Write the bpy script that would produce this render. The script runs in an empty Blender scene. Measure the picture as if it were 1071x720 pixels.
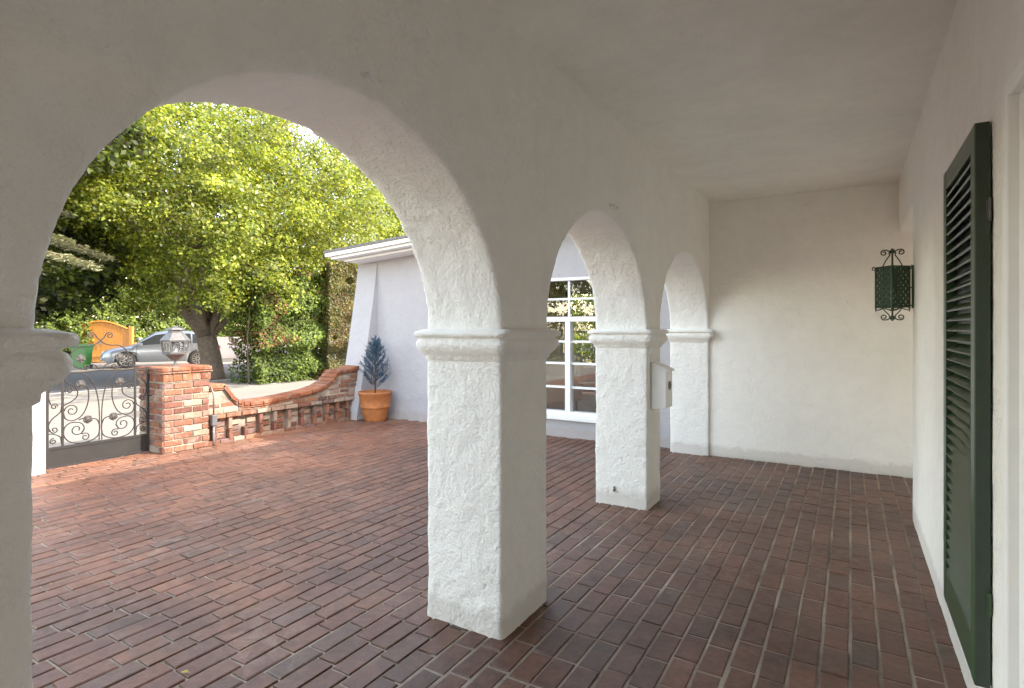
import bpy, bmesh, math, random
import numpy as np
from mathutils import Vector, Matrix, noise
random.seed(7)
rng = np.random.default_rng(7)
R = math.radians
PI = math.pi
SC = bpy.context.scene
COL = SC.collection

# ------------------------------------------------------------------ materials
def mat(name):
    m = bpy.data.materials.new(name)
    m.use_nodes = True
    nt = m.node_tree
    b = nt.nodes["Principled BSDF"]
    return m, nt, b

def nd(nt, t, **kw):
    n = nt.nodes.new(t)
    for k, v in kw.items():
        if k in n.inputs.keys() if hasattr(n.inputs, 'keys') else False:
            n.inputs[k].default_value = v
        else:
            setattr(n, k, v)
    return n

def noise_n(nt, scale, detail=4, rough=.55, vec=None, dist=0):
    n = nt.nodes.new('ShaderNodeTexNoise')
    n.inputs['Scale'].default_value = scale
    n.inputs['Detail'].default_value = detail
    n.inputs['Roughness'].default_value = rough
    n.inputs['Distortion'].default_value = dist
    if vec is not None: nt.links.new(vec, n.inputs['Vector'])
    return n

def ramp(nt, fac, stops):
    r = nt.nodes.new('ShaderNodeValToRGB')
    e = r.color_ramp.elements
    while len(e) < len(stops): e.new(0.5)
    for k, (p, c) in enumerate(stops):
        e[k].position = p
        e[k].color = (c[0], c[1], c[2], 1) if not isinstance(c, (int, float)) else (c, c, c, 1)
    nt.links.new(fac, r.inputs['Fac'])
    return r

def mix(nt, fac, a, b, mode='MIX'):
    m = nt.nodes.new('ShaderNodeMix')
    m.data_type = 'RGBA'; m.blend_type = mode
    for s, v in ((0, fac), (6, a), (7, b)):
        if isinstance(v, (int, float)): m.inputs[s].default_value = v
        elif isinstance(v, tuple): m.inputs[s].default_value = (v[0], v[1], v[2], 1)
        else: nt.links.new(v, m.inputs[s])
    return m.outputs[2]

def texco(nt):
    return nt.nodes.new('ShaderNodeTexCoord').outputs['Object']

def bump(nt, b, height, strength, dist=.01, prev=None):
    n = nt.nodes.new('ShaderNodeBump')
    n.inputs['Strength'].default_value = strength
    n.inputs['Distance'].default_value = dist
    nt.links.new(height, n.inputs['Height'])
    if prev is not None: nt.links.new(prev, n.inputs['Normal'])
    nt.links.new(n.outputs['Normal'], b.inputs['Normal'])
    return n.outputs['Normal']

def plain(name, col, rough=.6, metal=0, var=.15, scale=12, bumpd=0, spec=.5):
    m, nt, b = mat(name)
    v = texco(nt)
    n = noise_n(nt, scale, 5, vec=v)
    dark = tuple(c * (1 - var) for c in col); light = tuple(min(1, c * (1 + var)) for c in col)
    r = ramp(nt, n.outputs['Fac'], [(.3, dark), (.7, light)])
    nt.links.new(r.outputs['Color'], b.inputs['Base Color'])
    b.inputs['Roughness'].default_value = rough
    b.inputs['Metallic'].default_value = metal
    b.inputs['Specular IOR Level'].default_value = spec
    if bumpd: bump(nt, b, n.outputs['Fac'], .6, bumpd)
    return m

def stucco(name, col, stain=.12, fine=1.0, grime=True):
    m, nt, b = mat(name)
    v = texco(nt)
    big = noise_n(nt, 1.3, 5, .6, v)
    mid = noise_n(nt, 9, 6, .65, v, .4)
    fin = noise_n(nt, 70, 4, .6, v)
    c0 = tuple(c * (1 - stain) for c in col)
    r = ramp(nt, big.outputs['Fac'], [(.3, c0), (.62, col)])
    r2 = ramp(nt, mid.outputs['Fac'], [(.3, .94), (.6, 1.0)])
    c = mix(nt, 1.0, r.outputs['Color'], r2.outputs['Color'], 'MULTIPLY')
    if grime:      # splash dirt just above the paving
        sx = nt.nodes.new('ShaderNodeSeparateXYZ'); nt.links.new(v, sx.inputs[0])
        ad = nt.nodes.new('ShaderNodeMath'); ad.operation = 'MULTIPLY_ADD'
        nt.links.new(mid.outputs['Fac'], ad.inputs[0]); ad.inputs[1].default_value = -.16
        nt.links.new(sx.outputs['Z'], ad.inputs[2])
        g = ramp(nt, ad.outputs[0], [(.0, 1.0), (.06, .0)])
        g.color_ramp.interpolation = 'EASE'
        f = nt.nodes.new('ShaderNodeMath'); f.operation = 'MULTIPLY'; f.inputs[1].default_value = .38
        nt.links.new(g.outputs['Color'], f.inputs[0])
        c = mix(nt, f.outputs[0], c, (.30, .24, .19))
    sc = noise_n(nt, 3.1, 8, .75, v, 2.0)
    scr = ramp(nt, sc.outputs['Fac'], [(.60, 0.0), (.72, .16)])
    c = mix(nt, scr.outputs['Color'], c, tuple(x*.55 for x in col))
    nt.links.new(c, b.inputs['Base Color'])
    b.inputs['Roughness'].default_value = .88
    b.inputs['Specular IOR Level'].default_value = .25
    tr = noise_n(nt, 4.5, 7, .62, v, 1.2)
    trr = ramp(nt, tr.outputs['Fac'], [(.42, 0.0), (.55, 1.0)])
    md2 = noise_n(nt, 32, 6, .7, v, 0)
    p = bump(nt, b, trr.outputs['Color'], .22 * fine, .012)
    p = bump(nt, b, mid.outputs['Fac'], .8 * fine, .024, p)
    p = bump(nt, b, md2.outputs['Fac'], .75 * fine, .013, p)
    bump(nt, b, fin.outputs['Fac'], .9 * fine, .006, p)
    return m

def attr_col(name, rough=.85, bumps=((45, .5, .004),), spec=.3, overlay=None):
    m, nt, b = mat(name)
    a = nt.nodes.new('ShaderNodeAttribute'); a.attribute_name = 'Col'
    v = texco(nt)
    c = a.outputs['Color']
    n = noise_n(nt, 22, 6, .65, v)
    r = ramp(nt, n.outputs['Fac'], [(.28, .62), (.66, 1.15)])
    c = mix(nt, 1.0, c, r.outputs['Color'], 'MULTIPLY')
    if overlay: c = overlay(nt, v, c, b)
    nt.links.new(c, b.inputs['Base Color'])
    b.inputs['Roughness'].default_value = rough
    b.inputs['Specular IOR Level'].default_value = spec
    p = None
    for s, st, d in bumps:
        q = noise_n(nt, s, 5, .6, v)
        p = bump(nt, b, q.outputs['Fac'], st, d, p)
    return m

def paver_overlay(nt, v, c, b):
    # pale mineral bloom and worn, slightly polished patches
    n = noise_n(nt, 1.1, 6, .62, v, .6)
    f = ramp(nt, n.outputs['Fac'], [(.46, 0.0), (.68, .48)])
    n2 = noise_n(nt, 13, 5, .7, v, .8)
    f2 = ramp(nt, n2.outputs['Fac'], [(.46, .0), (.68, 1.0)])
    f3 = mix(nt, 1.0, f.outputs['Color'], f2.outputs['Color'], 'MULTIPLY')
    c = mix(nt, f3, c, (.34, .235, .18))
    n5 = noise_n(nt, .9, 5, .65, v, .5)
    r5 = ramp(nt, n5.outputs['Fac'], [(.32, .55), (.62, 1.12)])
    c = mix(nt, 1.0, c, r5.outputs['Color'], 'MULTIPLY')
    n6 = noise_n(nt, 5, 6, .75, v, 1.5)
    r6 = ramp(nt, n6.outputs['Fac'], [(.30, .60), (.52, 1.0)])
    c = mix(nt, 1.0, c, r6.outputs['Color'], 'MULTIPLY')
    n4 = noise_n(nt, 60, 3, .6, v)
    f4 = ramp(nt, n4.outputs['Fac'], [(.64, 0.0), (.74, .45)])
    c = mix(nt, f4.outputs['Color'], c, (.10, .045, .035))
    rr = ramp(nt, n2.outputs['Fac'], [(.3, .42), (.7, .68)])
    nt.links.new(rr.outputs['Color'], b.inputs['Roughness'])
    return c

M = {}
M['stucco'] = stucco('stucco_white', (.92, .90, .86), .04, 1.0)
M['stucco_in'] = stucco('stucco_cream', (.92, .89, .83), .07, .75)
M['ceiling'] = stucco('ceiling_plaster', (.90, .865, .81), .13, .45, False)
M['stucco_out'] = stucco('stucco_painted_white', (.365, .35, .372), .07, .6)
M['trim'] = plain('painted_trim', (.82, .81, .79), .45, var=.04)
M['sash'] = plain('sash_paint', (.85, .85, .86), .4, var=.03)
M['paver'] = attr_col('paver_brick', .6, ((9, .5, .006), (35, .7, .005), (140, .5, .002)), .28, paver_overlay)
def smear(nt, v, c, b):
    n = noise_n(nt, 7, 7, .72, v, .7); f = ramp(nt, n.outputs['Fac'], [(.52, 0.0), (.68, .55)])
    return mix(nt, f.outputs['Color'], c, (.27, .215, .16))
M['brick'] = attr_col('wall_brick', .9, ((14, .6, .01), (40, .9, .008), (160, .5, .002)), .2, smear)
M['green_paint'] = plain('green_shutter_paint', (.011, .034, .010), .42, var=.2, scale=30)
M['green_shade'] = plain('green_shutter_shade', (.003, .013, .004), .5, var=.2, scale=30)  # darker green carries the shade of the shutter's edge and gaps
M['verdigris'] = plain('green_iron', (.008, .034, .012), .5, .2, var=.5, scale=60, bumpd=.002)
M['iron'] = plain('grey_iron', (.008, .007, .007), .75, 0, var=.3, scale=40, spec=.2)
M['rosette'] = plain('iron_rosette', (.008, .006, .005), .7, 0, var=.4, scale=60)
M['kick'] = plain('grey_steel_panel', (.007, .006, .006), .75, 0, var=.3, scale=7, spec=.2)
M['pewter'] = plain('pewter_metal', (.07, .07, .072), .45, .5, var=.25, scale=30)
M['terracotta'] = plain('terracotta', (.31, .08, .012), .8, var=.32, scale=11, bumpd=.002)
M['soil'] = plain('soil', (.04, .028, .02), .95, var=.4, scale=40, bumpd=.01)
M['mailbox'] = plain('mailbox_paint', (.78, .77, .74), .4, var=.03)
M['grille'] = plain('grille_metal', (.17, .16, .15), .5, .5, var=.3, scale=60)
M['roof'] = plain('roof_shingle', (.10, .09, .085), .9, var=.4, scale=20, bumpd=.01)
M['bark'] = plain('bark', (.060, .043, .030), .95, var=.45, scale=14, bumpd=.03)
M['conduit'] = plain('grey_conduit', (.09, .09, .095), .5, .5, var=.2)
M['bolt'] = plain('bolt', (.18, .15, .12), .7, .3, var=.3, scale=50)
M['orange_wood'] = None
M['bin'] = plain('green_bin_plastic', (.016, .12, .018), .45, var=.12)
M['tyre'] = plain('tyre_rubber', (.018, .018, .019), .85, var=.2)
M['rim'] = plain('alloy', (.40, .41, .42), .3, .8, var=.1)
M['concrete'] = None
M['armchair'] = plain('linen', (.30, .23, .15), .95, var=.15, scale=40, bumpd=.003)
M['dark_wood'] = plain('dark_wood', (.06, .032, .018), .45, var=.3, scale=10)
M['room_wall'] = plain('room_plaster', (.30, .23, .16), .9, var=.05)
M['room_floor'] = plain('room_floor', (.11, .065, .035), .5, var=.3, scale=6)
M['dark_recess'] = plain('dark_recess', (.02, .018, .016), .8, var=.2)

def concrete(name, col):
    m, nt, b = mat(name)
    v = texco(nt)
    n = noise_n(nt, .7, 8, .65, v)
    r = ramp(nt, n.outputs['Fac'], [(.3, tuple(c * .72 for c in col)), (.7, col)])
    n2 = noise_n(nt, 30, 5, .7, v)
    r2 = ramp(nt, n2.outputs['Fac'], [(.3, .8), (.7, 1.05)])
    nt.links.new(mix(nt, 1.0, r.outputs['Color'], r2.outputs['Color'], 'MULTIPLY'), b.inputs['Base Color'])
    b.inputs['Roughness'].default_value = .9
    bump(nt, b, n2.outputs['Fac'], .5, .004)
    return m
M['concrete'] = concrete('pale_concrete', (.165, .15, .13))
M['asphalt'] = concrete('asphalt', (.020, .024, .042))
M['earth'] = concrete('dry_earth', (.15, .12, .075))
def shaded_parkway():  # blotchy greys paint dappled tree shade onto the pavement strip
    m, nt, b = mat('parkway_dappled_shade'); v = texco(nt)
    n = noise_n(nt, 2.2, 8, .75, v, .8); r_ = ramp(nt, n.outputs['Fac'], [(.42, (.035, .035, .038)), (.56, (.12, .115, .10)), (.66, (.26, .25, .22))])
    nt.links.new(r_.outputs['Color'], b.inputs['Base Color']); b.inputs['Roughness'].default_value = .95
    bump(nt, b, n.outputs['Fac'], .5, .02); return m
M['shaded_parkway'] = shaded_parkway()
M['kerb'] = concrete('kerb_concrete', (.34, .33, .31))

def mortar(name, a, bcol, sc=6):
    m, nt, b = mat(name)
    v = texco(nt)
    n = noise_n(nt, sc, 6, .6, v)
    r = ramp(nt, n.outputs['Fac'], [(.35, a), (.62, bcol)])
    nt.links.new(r.outputs['Color'], b.inputs['Base Color'])
    b.inputs['Roughness'].default_value = .95
    n2 = noise_n(nt, 60, 5, .65, v)
    bump(nt, b, n2.outputs['Fac'], .8, .008)
    return m
M['paver_mortar'] = mortar('paver_mortar', (.075, .052, .034), (.33, .25, .175), 2.2)
M['mortar'] = mortar('lime_mortar', (.09, .065, .045), (.30, .245, .185), 5)

def wood_planks():
    m, nt, b = mat('orange_stained_wood')
    v = texco(nt)
    mp = nt.nodes.new('ShaderNodeMapping'); mp.inputs['Scale'].default_value = (8, 8, .6)
    nt.links.new(v, mp.inputs[0])
    n = noise_n(nt, 3, 6, .6, mp.outputs[0])
    r = ramp(nt, n.outputs['Fac'], [(.3, (.36, .11, .008)), (.7, (.55, .20, .016))])
    nt.links.new(r.outputs['Color'], b.inputs['Base Color'])
    b.inputs['Roughness'].default_value = .55
    return m
M['orange_wood'] = wood_planks()

def glass_mat(name, fac, tint, gcol=(1, 1, 1)):
    m = bpy.data.materials.new(name); m.use_nodes = True
    nt = m.node_tree; nt.nodes.clear()
    out = nt.nodes.new('ShaderNodeOutputMaterial')
    t = nt.nodes.new('ShaderNodeBsdfTransparent'); t.inputs[0].default_value = (*tint, 1)
    g = nt.nodes.new('ShaderNodeBsdfGlossy'); g.inputs['Roughness'].default_value = .015; g.inputs[0].default_value = (*gcol, 1)
    mx = nt.nodes.new('ShaderNodeMixShader'); mx.inputs[0].default_value = fac
    v = texco(nt); n = noise_n(nt, 1.5, 2, .5, v)
    bp = nt.nodes.new('ShaderNodeBump'); bp.inputs['Strength'].default_value = .12; bp.inputs['Distance'].default_value = .01
    nt.links.new(n.outputs['Fac'], bp.inputs['Height']); nt.links.new(bp.outputs[0], g.inputs['Normal'])
    nt.links.new(t.outputs[0], mx.inputs[1]); nt.links.new(g.outputs[0], mx.inputs[2]); nt.links.new(mx.outputs[0], out.inputs[0])
    return m
M['glass'] = glass_mat('window_glass', .07, (.92, .93, .92))
M['lamp_glass'] = glass_mat('lantern_glass', .25, (.8, .82, .82))

def car_paint(name, col):
    m, nt, b = mat(name)
    v = texco(nt); n = noise_n(nt, 3, 2, .5, v)
    r = ramp(nt, n.outputs['Fac'], [(.3, tuple(c * .94 for c in col)), (.7, col)])
    nt.links.new(r.outputs['Color'], b.inputs['Base Color'])
    b.inputs['Metallic'].default_value = .55; b.inputs['Roughness'].default_value = .32
    b.inputs['Coat Weight'].default_value = 1; b.inputs['Coat Roughness'].default_value = .05
    return m
M['silver'] = car_paint('silver_blue_paint', (.24, .275, .34))
M['white_car'] = car_paint('white_paint', (.62, .64, .68))
M['car_glass'] = plain('tinted_glass', (.03, .035, .04), .06, 0, var=.05, spec=.9)
M['lens'] = plain('lamp_lens', (.55, .57, .6), .12, .2, var=.05, spec=.9)
M['red_lens'] = plain('red_lens', (.35, .01, .01), .15, 0, var=.05)

def leaf_mat(name, transl=.35, rough=.5, gain=1.0, spec=.3):
    m = bpy.data.materials.new(name); m.use_nodes = True
    nt = m.node_tree; b = nt.nodes['Principled BSDF']; out = nt.nodes['Material Output']
    a = nt.nodes.new('ShaderNodeAttribute'); a.attribute_name = 'Col'
    nt.links.new(a.outputs['Color'], b.inputs['Base Color'])
    b.inputs['Roughness'].default_value = rough
    b.inputs['Specular IOR Level'].default_value = spec
    t = nt.nodes.new('ShaderNodeBsdfTranslucent')
    c = mix(nt, 1.0, a.outputs['Color'], (1.25 * gain, 1.15 * gain, .5), 'MULTIPLY')
    nt.links.new(c, t.inputs[0])
    mx = nt.nodes.new('ShaderNodeMixShader'); mx.inputs[0].default_value = transl
    nt.links.new(b.outputs[0], mx.inputs[1]); nt.links.new(t.outputs[0], mx.inputs[2]); nt.links.new(mx.outputs[0], out.inputs[0])
    return m
M['leaf'] = leaf_mat('leaves', .42, .45, 1.3)
M['hedge_leaf'] = leaf_mat('hedge_leaves', .25, .7, 1.1, .12)
M['needle'] = leaf_mat('needles', .12, .6)

# ------------------------------------------------------------------ mesh building
class MB:
    def __init__(s): s.v = []; s.f = []; s.c = []
    def add(s, vs, fs, col=None):
        o = len(s.v)
        s.v += [tuple(p) for p in vs]
        s.f += [tuple(i + o for i in f) for f in fs]
        if col is not None: s.c += [col] * len(vs)
        return s
    def box(s, x0, x1, y0, y1, z0, z1, col=None):
        return s.add([(x0,y0,z0),(x1,y0,z0),(x1,y1,z0),(x0,y1,z0),(x0,y0,z1),(x1,y0,z1),(x1,y1,z1),(x0,y1,z1)],
                     [(0,3,2,1),(4,5,6,7),(0,1,5,4),(1,2,6,5),(2,3,7,6),(3,0,4,7)], col)
    def obox(s, c, ax, ay, az, hx, hy, hz, col=None, ch=0, jit=0):
        c = Vector(c); vs = []
        if ch <= 0:
            for dz in (-1, 1):
                for dx, dy in ((-1,-1),(1,-1),(1,1),(-1,1)):
                    vs.append(c + ax*dx*hx + ay*dy*hy + az*dz*hz)
            return s.add(vs, [(0,3,2,1),(4,5,6,7),(0,1,5,4),(1,2,6,5),(2,3,7,6),(3,0,4,7)], col)
        # chamfered on the +az side
        for z, k in ((-hz, 0), (hz - ch, 0), (hz, ch)):
            for dx, dy in ((-1,-1),(1,-1),(1,1),(-1,1)):
                vs.append(c + ax*(dx*(hx-k) + random.gauss(0, jit)) + ay*(dy*(hy-k) + random.gauss(0, jit)) + az*z)
        fs = [(8,9,10,11)]
        for a in (0, 4):
            for i in range(4):
                j = (i+1) % 4
                fs.append((a+i, a+j, a+4+j, a+4+i))
        return s.add(vs, fs, col)
    def tube(s, pts, r, n=6, cap=True, col=None):
        pts = [Vector(p) for p in pts]
        rs = r if isinstance(r, (list, tuple)) else [r]*len(pts)
        vs = []; prev = None
        for i, p in enumerate(pts):
            t = (pts[min(i+1, len(pts)-1)] - pts[max(i-1, 0)])
            t = t.normalized() if t.length > 1e-9 else Vector((0,0,1))
            if prev is None:
                u = t.cross(Vector((0,0,1)))
                if u.length < .05: u = t.cross(Vector((1,0,0)))
            else:
                u = prev - t*prev.dot(t)
            u.normalize(); prev = u
            w = t.cross(u)
            for k in range(n):
                a = 2*PI*k/n
                vs.append(p + (u*math.cos(a) + w*math.sin(a))*rs[i])
        fs = []
        for i in range(len(pts)-1):
            for k in range(n):
                k2 = (k+1) % n
                fs.append((i*n+k, i*n+k2, (i+1)*n+k2, (i+1)*n+k))
        if cap:
            fs.append(tuple(range(n))[::-1]); fs.append(tuple((len(pts)-1)*n+k for k in range(n)))
        return s.add(vs, fs, col)
    def lathe(s, prof, n=24, c=(0,0,0), col=None, rot=0, caps=True):
        vs = []; fs = []
        for (r, z) in prof:
            for k in range(n):
                a = 2*PI*k/n + rot
                vs.append((c[0]+r*math.cos(a), c[1]+r*math.sin(a), c[2]+z))
        for i in range(len(prof)-1):
            for k in range(n):
                k2 = (k+1) % n
                fs.append((i*n+k, i*n+k2, (i+1)*n+k2, (i+1)*n+k))
        if caps: fs.append(tuple(range(n))[::-1]); fs.append(tuple((len(prof)-1)*n+k for k in range(n)))
        return s.add(vs, fs, col)
    def prism(s, poly, fn, d0, d1, col=None):
        n = len(poly)
        vs = [fn(a, b, d0) for a, b in poly] + [fn(a, b, d1) for a, b in poly]
        fs = [tuple(range(n))[::-1], tuple(range(n, 2*n))]
        for i in range(n):
            j = (i+1) % n
            fs.append((i, j, n+j, n+i))
        return s.add(vs, fs, col)
    def build(s, name, m, parent=None, smooth=False, bevel=0, fix=True):
        me = bpy.data.meshes.new(name)
        me.from_pydata(s.v, [], s.f)
        if s.c and len(s.c) == len(s.v):
            at = me.color_attributes.new('Col', 'FLOAT_COLOR', 'POINT')
            at.data.foreach_set('color', np.array([(c[0], c[1], c[2], 1) for c in s.c], dtype=np.float32).ravel())
        if fix:
            bm = bmesh.new(); bm.from_mesh(me); bmesh.ops.recalc_face_normals(bm, faces=bm.faces); bm.to_mesh(me); bm.free()
        me.materials.append(m)
        if smooth:
            me.shade_smooth() if hasattr(me, 'shade_smooth') else [setattr(p, 'use_smooth', True) for p in me.polygons]
        o = bpy.data.objects.new(name, me); COL.objects.link(o)
        if parent: o.parent = parent
        if bevel:
            b = o.modifiers.new('bevel', 'BEVEL'); b.width = bevel; b.segments = 2; b.limit_method = 'ANGLE'; b.angle_limit = R(40)
        return o

def tag(o, label=None, cat=None, group=None, kind=None):
    if label: o['label'] = label
    if cat: o['category'] = cat
    if group: o['group'] = group
    if kind: o['kind'] = kind
    return o

def thing(name, label, cat, loc=(0,0,0), rz=0, group=None):
    o = bpy.data.objects.new(name, None); COL.objects.link(o)
    o.location = loc; o.rotation_euler = (0, 0, rz); o.empty_display_size = .1
    return tag(o, label, cat, group)

def children(o): return [c for c in list(COL.objects) if c.parent == o]
def copy_tree(o, parent=None):
    c = o.copy(); COL.objects.link(c); c.parent = parent
    for ch in children(o): copy_tree(ch, c)
    return c

def soften(o, voxel, smooth_it=4, disp=.006, size=.35, seed_off=0):
    """hand trowelled masonry: remesh, round the arrises and make the faces wavy (plain modifiers)"""
    r = o.modifiers.new('remesh', 'REMESH'); r.mode = 'VOXEL'; r.voxel_size = voxel
    sm = o.modifiers.new('smooth', 'SMOOTH'); sm.iterations = smooth_it; sm.factor = .5
    for k, (sz, st) in enumerate(((size, disp), (size*.22, disp*.55))):
        t = bpy.data.textures.new(o.name + '_waves', 'CLOUDS'); t.noise_scale = sz; t.noise_depth = 2
        d = o.modifiers.new('waves', 'DISPLACE'); d.texture = t; d.strength = st*2; d.mid_level = .5; d.texture_coords = 'LOCAL'
    r.use_smooth_shade = True

X, Y, Z = Vector((1,0,0)), Vector((0,1,0)), Vector((0,0,1))

# ------------------------------------------------------------------ camera
EYE = 1.35
cam_d = bpy.data.cameras.new('camera'); cam = bpy.data.objects.new('camera', cam_d); COL.objects.link(cam)
cam_d.sensor_width = 36; cam_d.lens = 589.0/1071*36
cam.location = (0, 0, EYE); cam.rotation_euler = (R(90), 0, R(31.04))
cam_d.shift_y = -(360-344.5)/1071
cam_d.clip_start = .03; cam_d.clip_end = 2000
SC.camera = cam

# ------------------------------------------------------------------ sky and sun
SKY = 2.2
SUN = Vector((1.30, .53, 1.0)).normalized()
w = bpy.data.worlds.new('World'); SC.world = w; w.use_nodes = True
nt = w.node_tree
sky = nt.nodes.new('ShaderNodeTexSky'); sky.sky_type = 'NISHITA'; sky.sun_disc = False
elev = math.asin(SUN.z)
sky.sun_elevation = elev; sky.sun_rotation = math.atan2(SUN.x, SUN.y)
sky.air_density = 1.0; sky.dust_density = 1.5; sky.ozone_density = 1.0
nt.links.new(mix(nt, 1.0, sky.outputs[0], (1.20, .945, .70), 'MULTIPLY'), nt.nodes['Background'].inputs[0])   # daylight white balance
nt.nodes['Background'].inputs[1].default_value = SKY
sd = bpy.data.lights.new('sun', 'SUN'); sd.energy = 17; sd.angle = R(.5); sd.color = (1.0, .94, .84)
so = bpy.data.objects.new('sun', sd); COL.objects.link(so)
so.rotation_euler = (-SUN).to_track_quat('-Z', 'Y').to_euler(); so.location = (10, 5, 20)
SC.view_settings.view_transform = 'Standard'; SC.view_settings.look = 'None'
SC.view_settings.exposure = 0; SC.view_settings.gamma = 1.3
SC.render.engine = 'CYCLES'
SC.cycles.max_bounces = 12; SC.cycles.diffuse_bounces = 8; SC.cycles.transparent_max_bounces = 12
SC.cycles.use_denoising = True
SC.cycles.sample_clamp_indirect = 6

# ------------------------------------------------------------------ ground
def sheet(name, x0, x1, y0, y1, z, m):
    mb = MB(); mb.add([(x0,y0,z),(x1,y0,z),(x1,y1,z),(x0,y1,z)], [(0,1,2,3)])
    return tag(mb.build(name, m, fix=False), kind='structure')
sheet('ground', -400, 400, -400, 400, -.05, M['earth'])
sheet('driveway', -14.35, -6.68, -20, 40, -.012, M['concrete'])
sheet('street', -21.6, -14.5, -60, 90, -.10 + .06, M['asphalt'])
sheet('far_pavement', -31, -21.75, -60, 90, .0, M['concrete'])
sheet('shaded_parkway', -14.34, -12.2, -20, 40, -.008, M['shaded_parkway'])
k = MB(); k.box(-14.5, -14.35, -60, 90, -.09, -.008); tag(k.build('near_kerb', M['kerb'], bevel=.01), kind='structure')
k = MB(); k.box(-21.75, -21.6, -60, 90, -.09, .006); tag(k.build('far_kerb', M['kerb'], bevel=.01), kind='structure')

# brick paving, every brick modelled
def paving():
    mb = MB()
    cw, L, g = .1045, .212, .0115
    x0, x1, ya, yb = -6.68, .93, -3.1, 6.45
    n = int((x1-x0)/cw)
    for i in range(n+1):
        cx = x1 - .045 - i*cw + .0
        y = ya - random.uniform(0, L)
        if i % 2: y -= L*.5
        wob = random.uniform(-.002, .002)
        while y < yb:
            l = L*random.uniform(.94, 1.05)
            cy = y + l/2
            y += l
            if cx > .38 and not (4.85 < cy < 6.3): continue
            if cx < -1.75 and cy > 6.42: continue
            if cx > -1.69 and cy > 6.30: continue
            t = random.random()
            base = noise.noise(Vector((cx*.5, cy*.5, 3)))
            if t < .62: c = (.124, .046, .029)
            elif t < .82: c = (.110, .044, .029)
            elif t < .93: c = (.140, .054, .032)
            else: c = (.098, .046, .034)
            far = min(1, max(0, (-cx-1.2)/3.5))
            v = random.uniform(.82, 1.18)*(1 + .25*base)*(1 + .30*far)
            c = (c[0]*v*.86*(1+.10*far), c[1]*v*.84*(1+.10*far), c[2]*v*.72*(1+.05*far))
            tl = Vector((random.gauss(0, .007), random.gauss(0, .005), 1)).normalized()
            ra = random.gauss(0, .006)
            ax = Vector((math.cos(ra), math.sin(ra), 0)); ax = (ax - tl*ax.dot(tl)).normalized(); ay = tl.cross(ax)
            gx = g*(1.15 if cx < -1.0 else 1.0)
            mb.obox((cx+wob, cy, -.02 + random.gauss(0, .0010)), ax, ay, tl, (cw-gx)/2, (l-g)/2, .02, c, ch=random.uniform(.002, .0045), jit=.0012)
    o = mb.build('brick_paving', M['paver'], fix=False)
    return o
bp_ = tag(paving(), kind='structure')
ms = MB(); ms.box(-6.66, -1.5, -3.1, 6.44, -.06, -.0085); ms.box(-1.5, .93, -3.1, 6.44, -.06, -.0045)
tag(ms.build('paving_mortar', M['paver_mortar']), kind='structure')

# ------------------------------------------------------------------ arcade wall
XI, XO = -1.295, -1.71
ZC = 2.70
arches = [(-1.62, .03, 2.08), (.44, 2.068, 2.082), (2.50, 4.11, 2.068), (4.445, 6.22, 2.052)]
ZS = 1.33
prof = [(-2.1, 0)]
for (a, b_, top) in arches:
    prof.append((a, 0)); c = (a+b_)/2; hw = (b_-a)/2
    for kx in range(0, 41):
        th = PI - PI*kx/40
        prof.append((c + hw*math.cos(th), ZS + (top-ZS)*math.sin(th)))
    prof.append((b_, 0))
prof += [(6.27, 0), (6.27, 2.78), (-2.1, 2.78)]
prof = [(y, z if z > 0 else -.03) for y, z in prof]
mb = MB(); mb.prism(prof, lambda a, b, d: (d, a, b), XO, XI)
arc = mb.build('arcade_wall', M['stucco'])
soften(arc, .015, 3, .006, .25)
tag(arc, 'long white stucco arcade wall with arches rising from square piers', 'wall')

def impost(y0, y1, full=True, name='impost'):
    mb = MB()
    pr = [(.0, 1.205), (.010, 1.212), (.012, 1.228), (.022, 1.236), (.036, 1.250), (.046, 1.268), (.048, 1.288),
          (.042, 1.302), (.034, 1.308), (.036, 1.312), (.053, 1.316), (.056, 1.328), (.052, 1.340), (.02, 1.350), (-.01, 1.352)]
    rings = []
    for (p, z) in pr:
        x0, x1, a, b_ = XO-p, XI+p, y0-p, y1+p
        rr = .010 + max(0, p)*.25
        ring = []
        for (cx, cy, s) in ((x0+rr, a+rr, 180), (x1-rr, a+rr, 270), (x1-rr, b_-rr, 0), (x0+rr, b_-rr, 90)):
            for q in range(5):
                an = R(s + q*22.5)
                ring.append((cx+rr*math.cos(an), cy+rr*math.sin(an)))
        # subdivide straight runs
        pts = []
        for i in range(len(ring)):
            p0, p1 = ring[i], ring[(i+1) % len(ring)]
            d = math.dist(p0, p1); m = max(1, int(d/.04))
            for q in range(m):
                pts.append((p0[0]+(p1[0]-p0[0])*q/m, p0[1]+(p1[1]-p0[1])*q/m))
        rings.append((pts, z))
    n = max(len(r[0]) for r in rings)
    # resample each ring by arc length for equal counts
    out = []
    for pts, z in rings:
        P = np.array(pts + [pts[0]]); s = np.r_[0, np.cumsum(np.hypot(*np.diff(P, axis=0).T))]
        t = np.linspace(0, s[-1], n, endpoint=False)
        xs = np.interp(t, s, P[:, 0]); ys = np.interp(t, s, P[:, 1])
        out += [(x, y, z + .0035*noise.noise(Vector((x*6, y*6, z*3)))) for x, y in zip(xs, ys)]
    out = [(x + .003*noise.noise(Vector((x*9, y*9, z*9+4))), y + .003*noise.noise(Vector((x*9, y*9, z*9+9))), z) for x, y, z in out]
    fs = []
    for i in range(len(pr)-1):
        for k in range(n):
            fs.append((i*n+k, i*n+(k+1) % n, (i+1)*n+(k+1) % n, (i+1)*n+k))
    mb.add(out, fs)
    o = mb.build(name, M['stucco'], arc, smooth=True)
    return o
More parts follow.
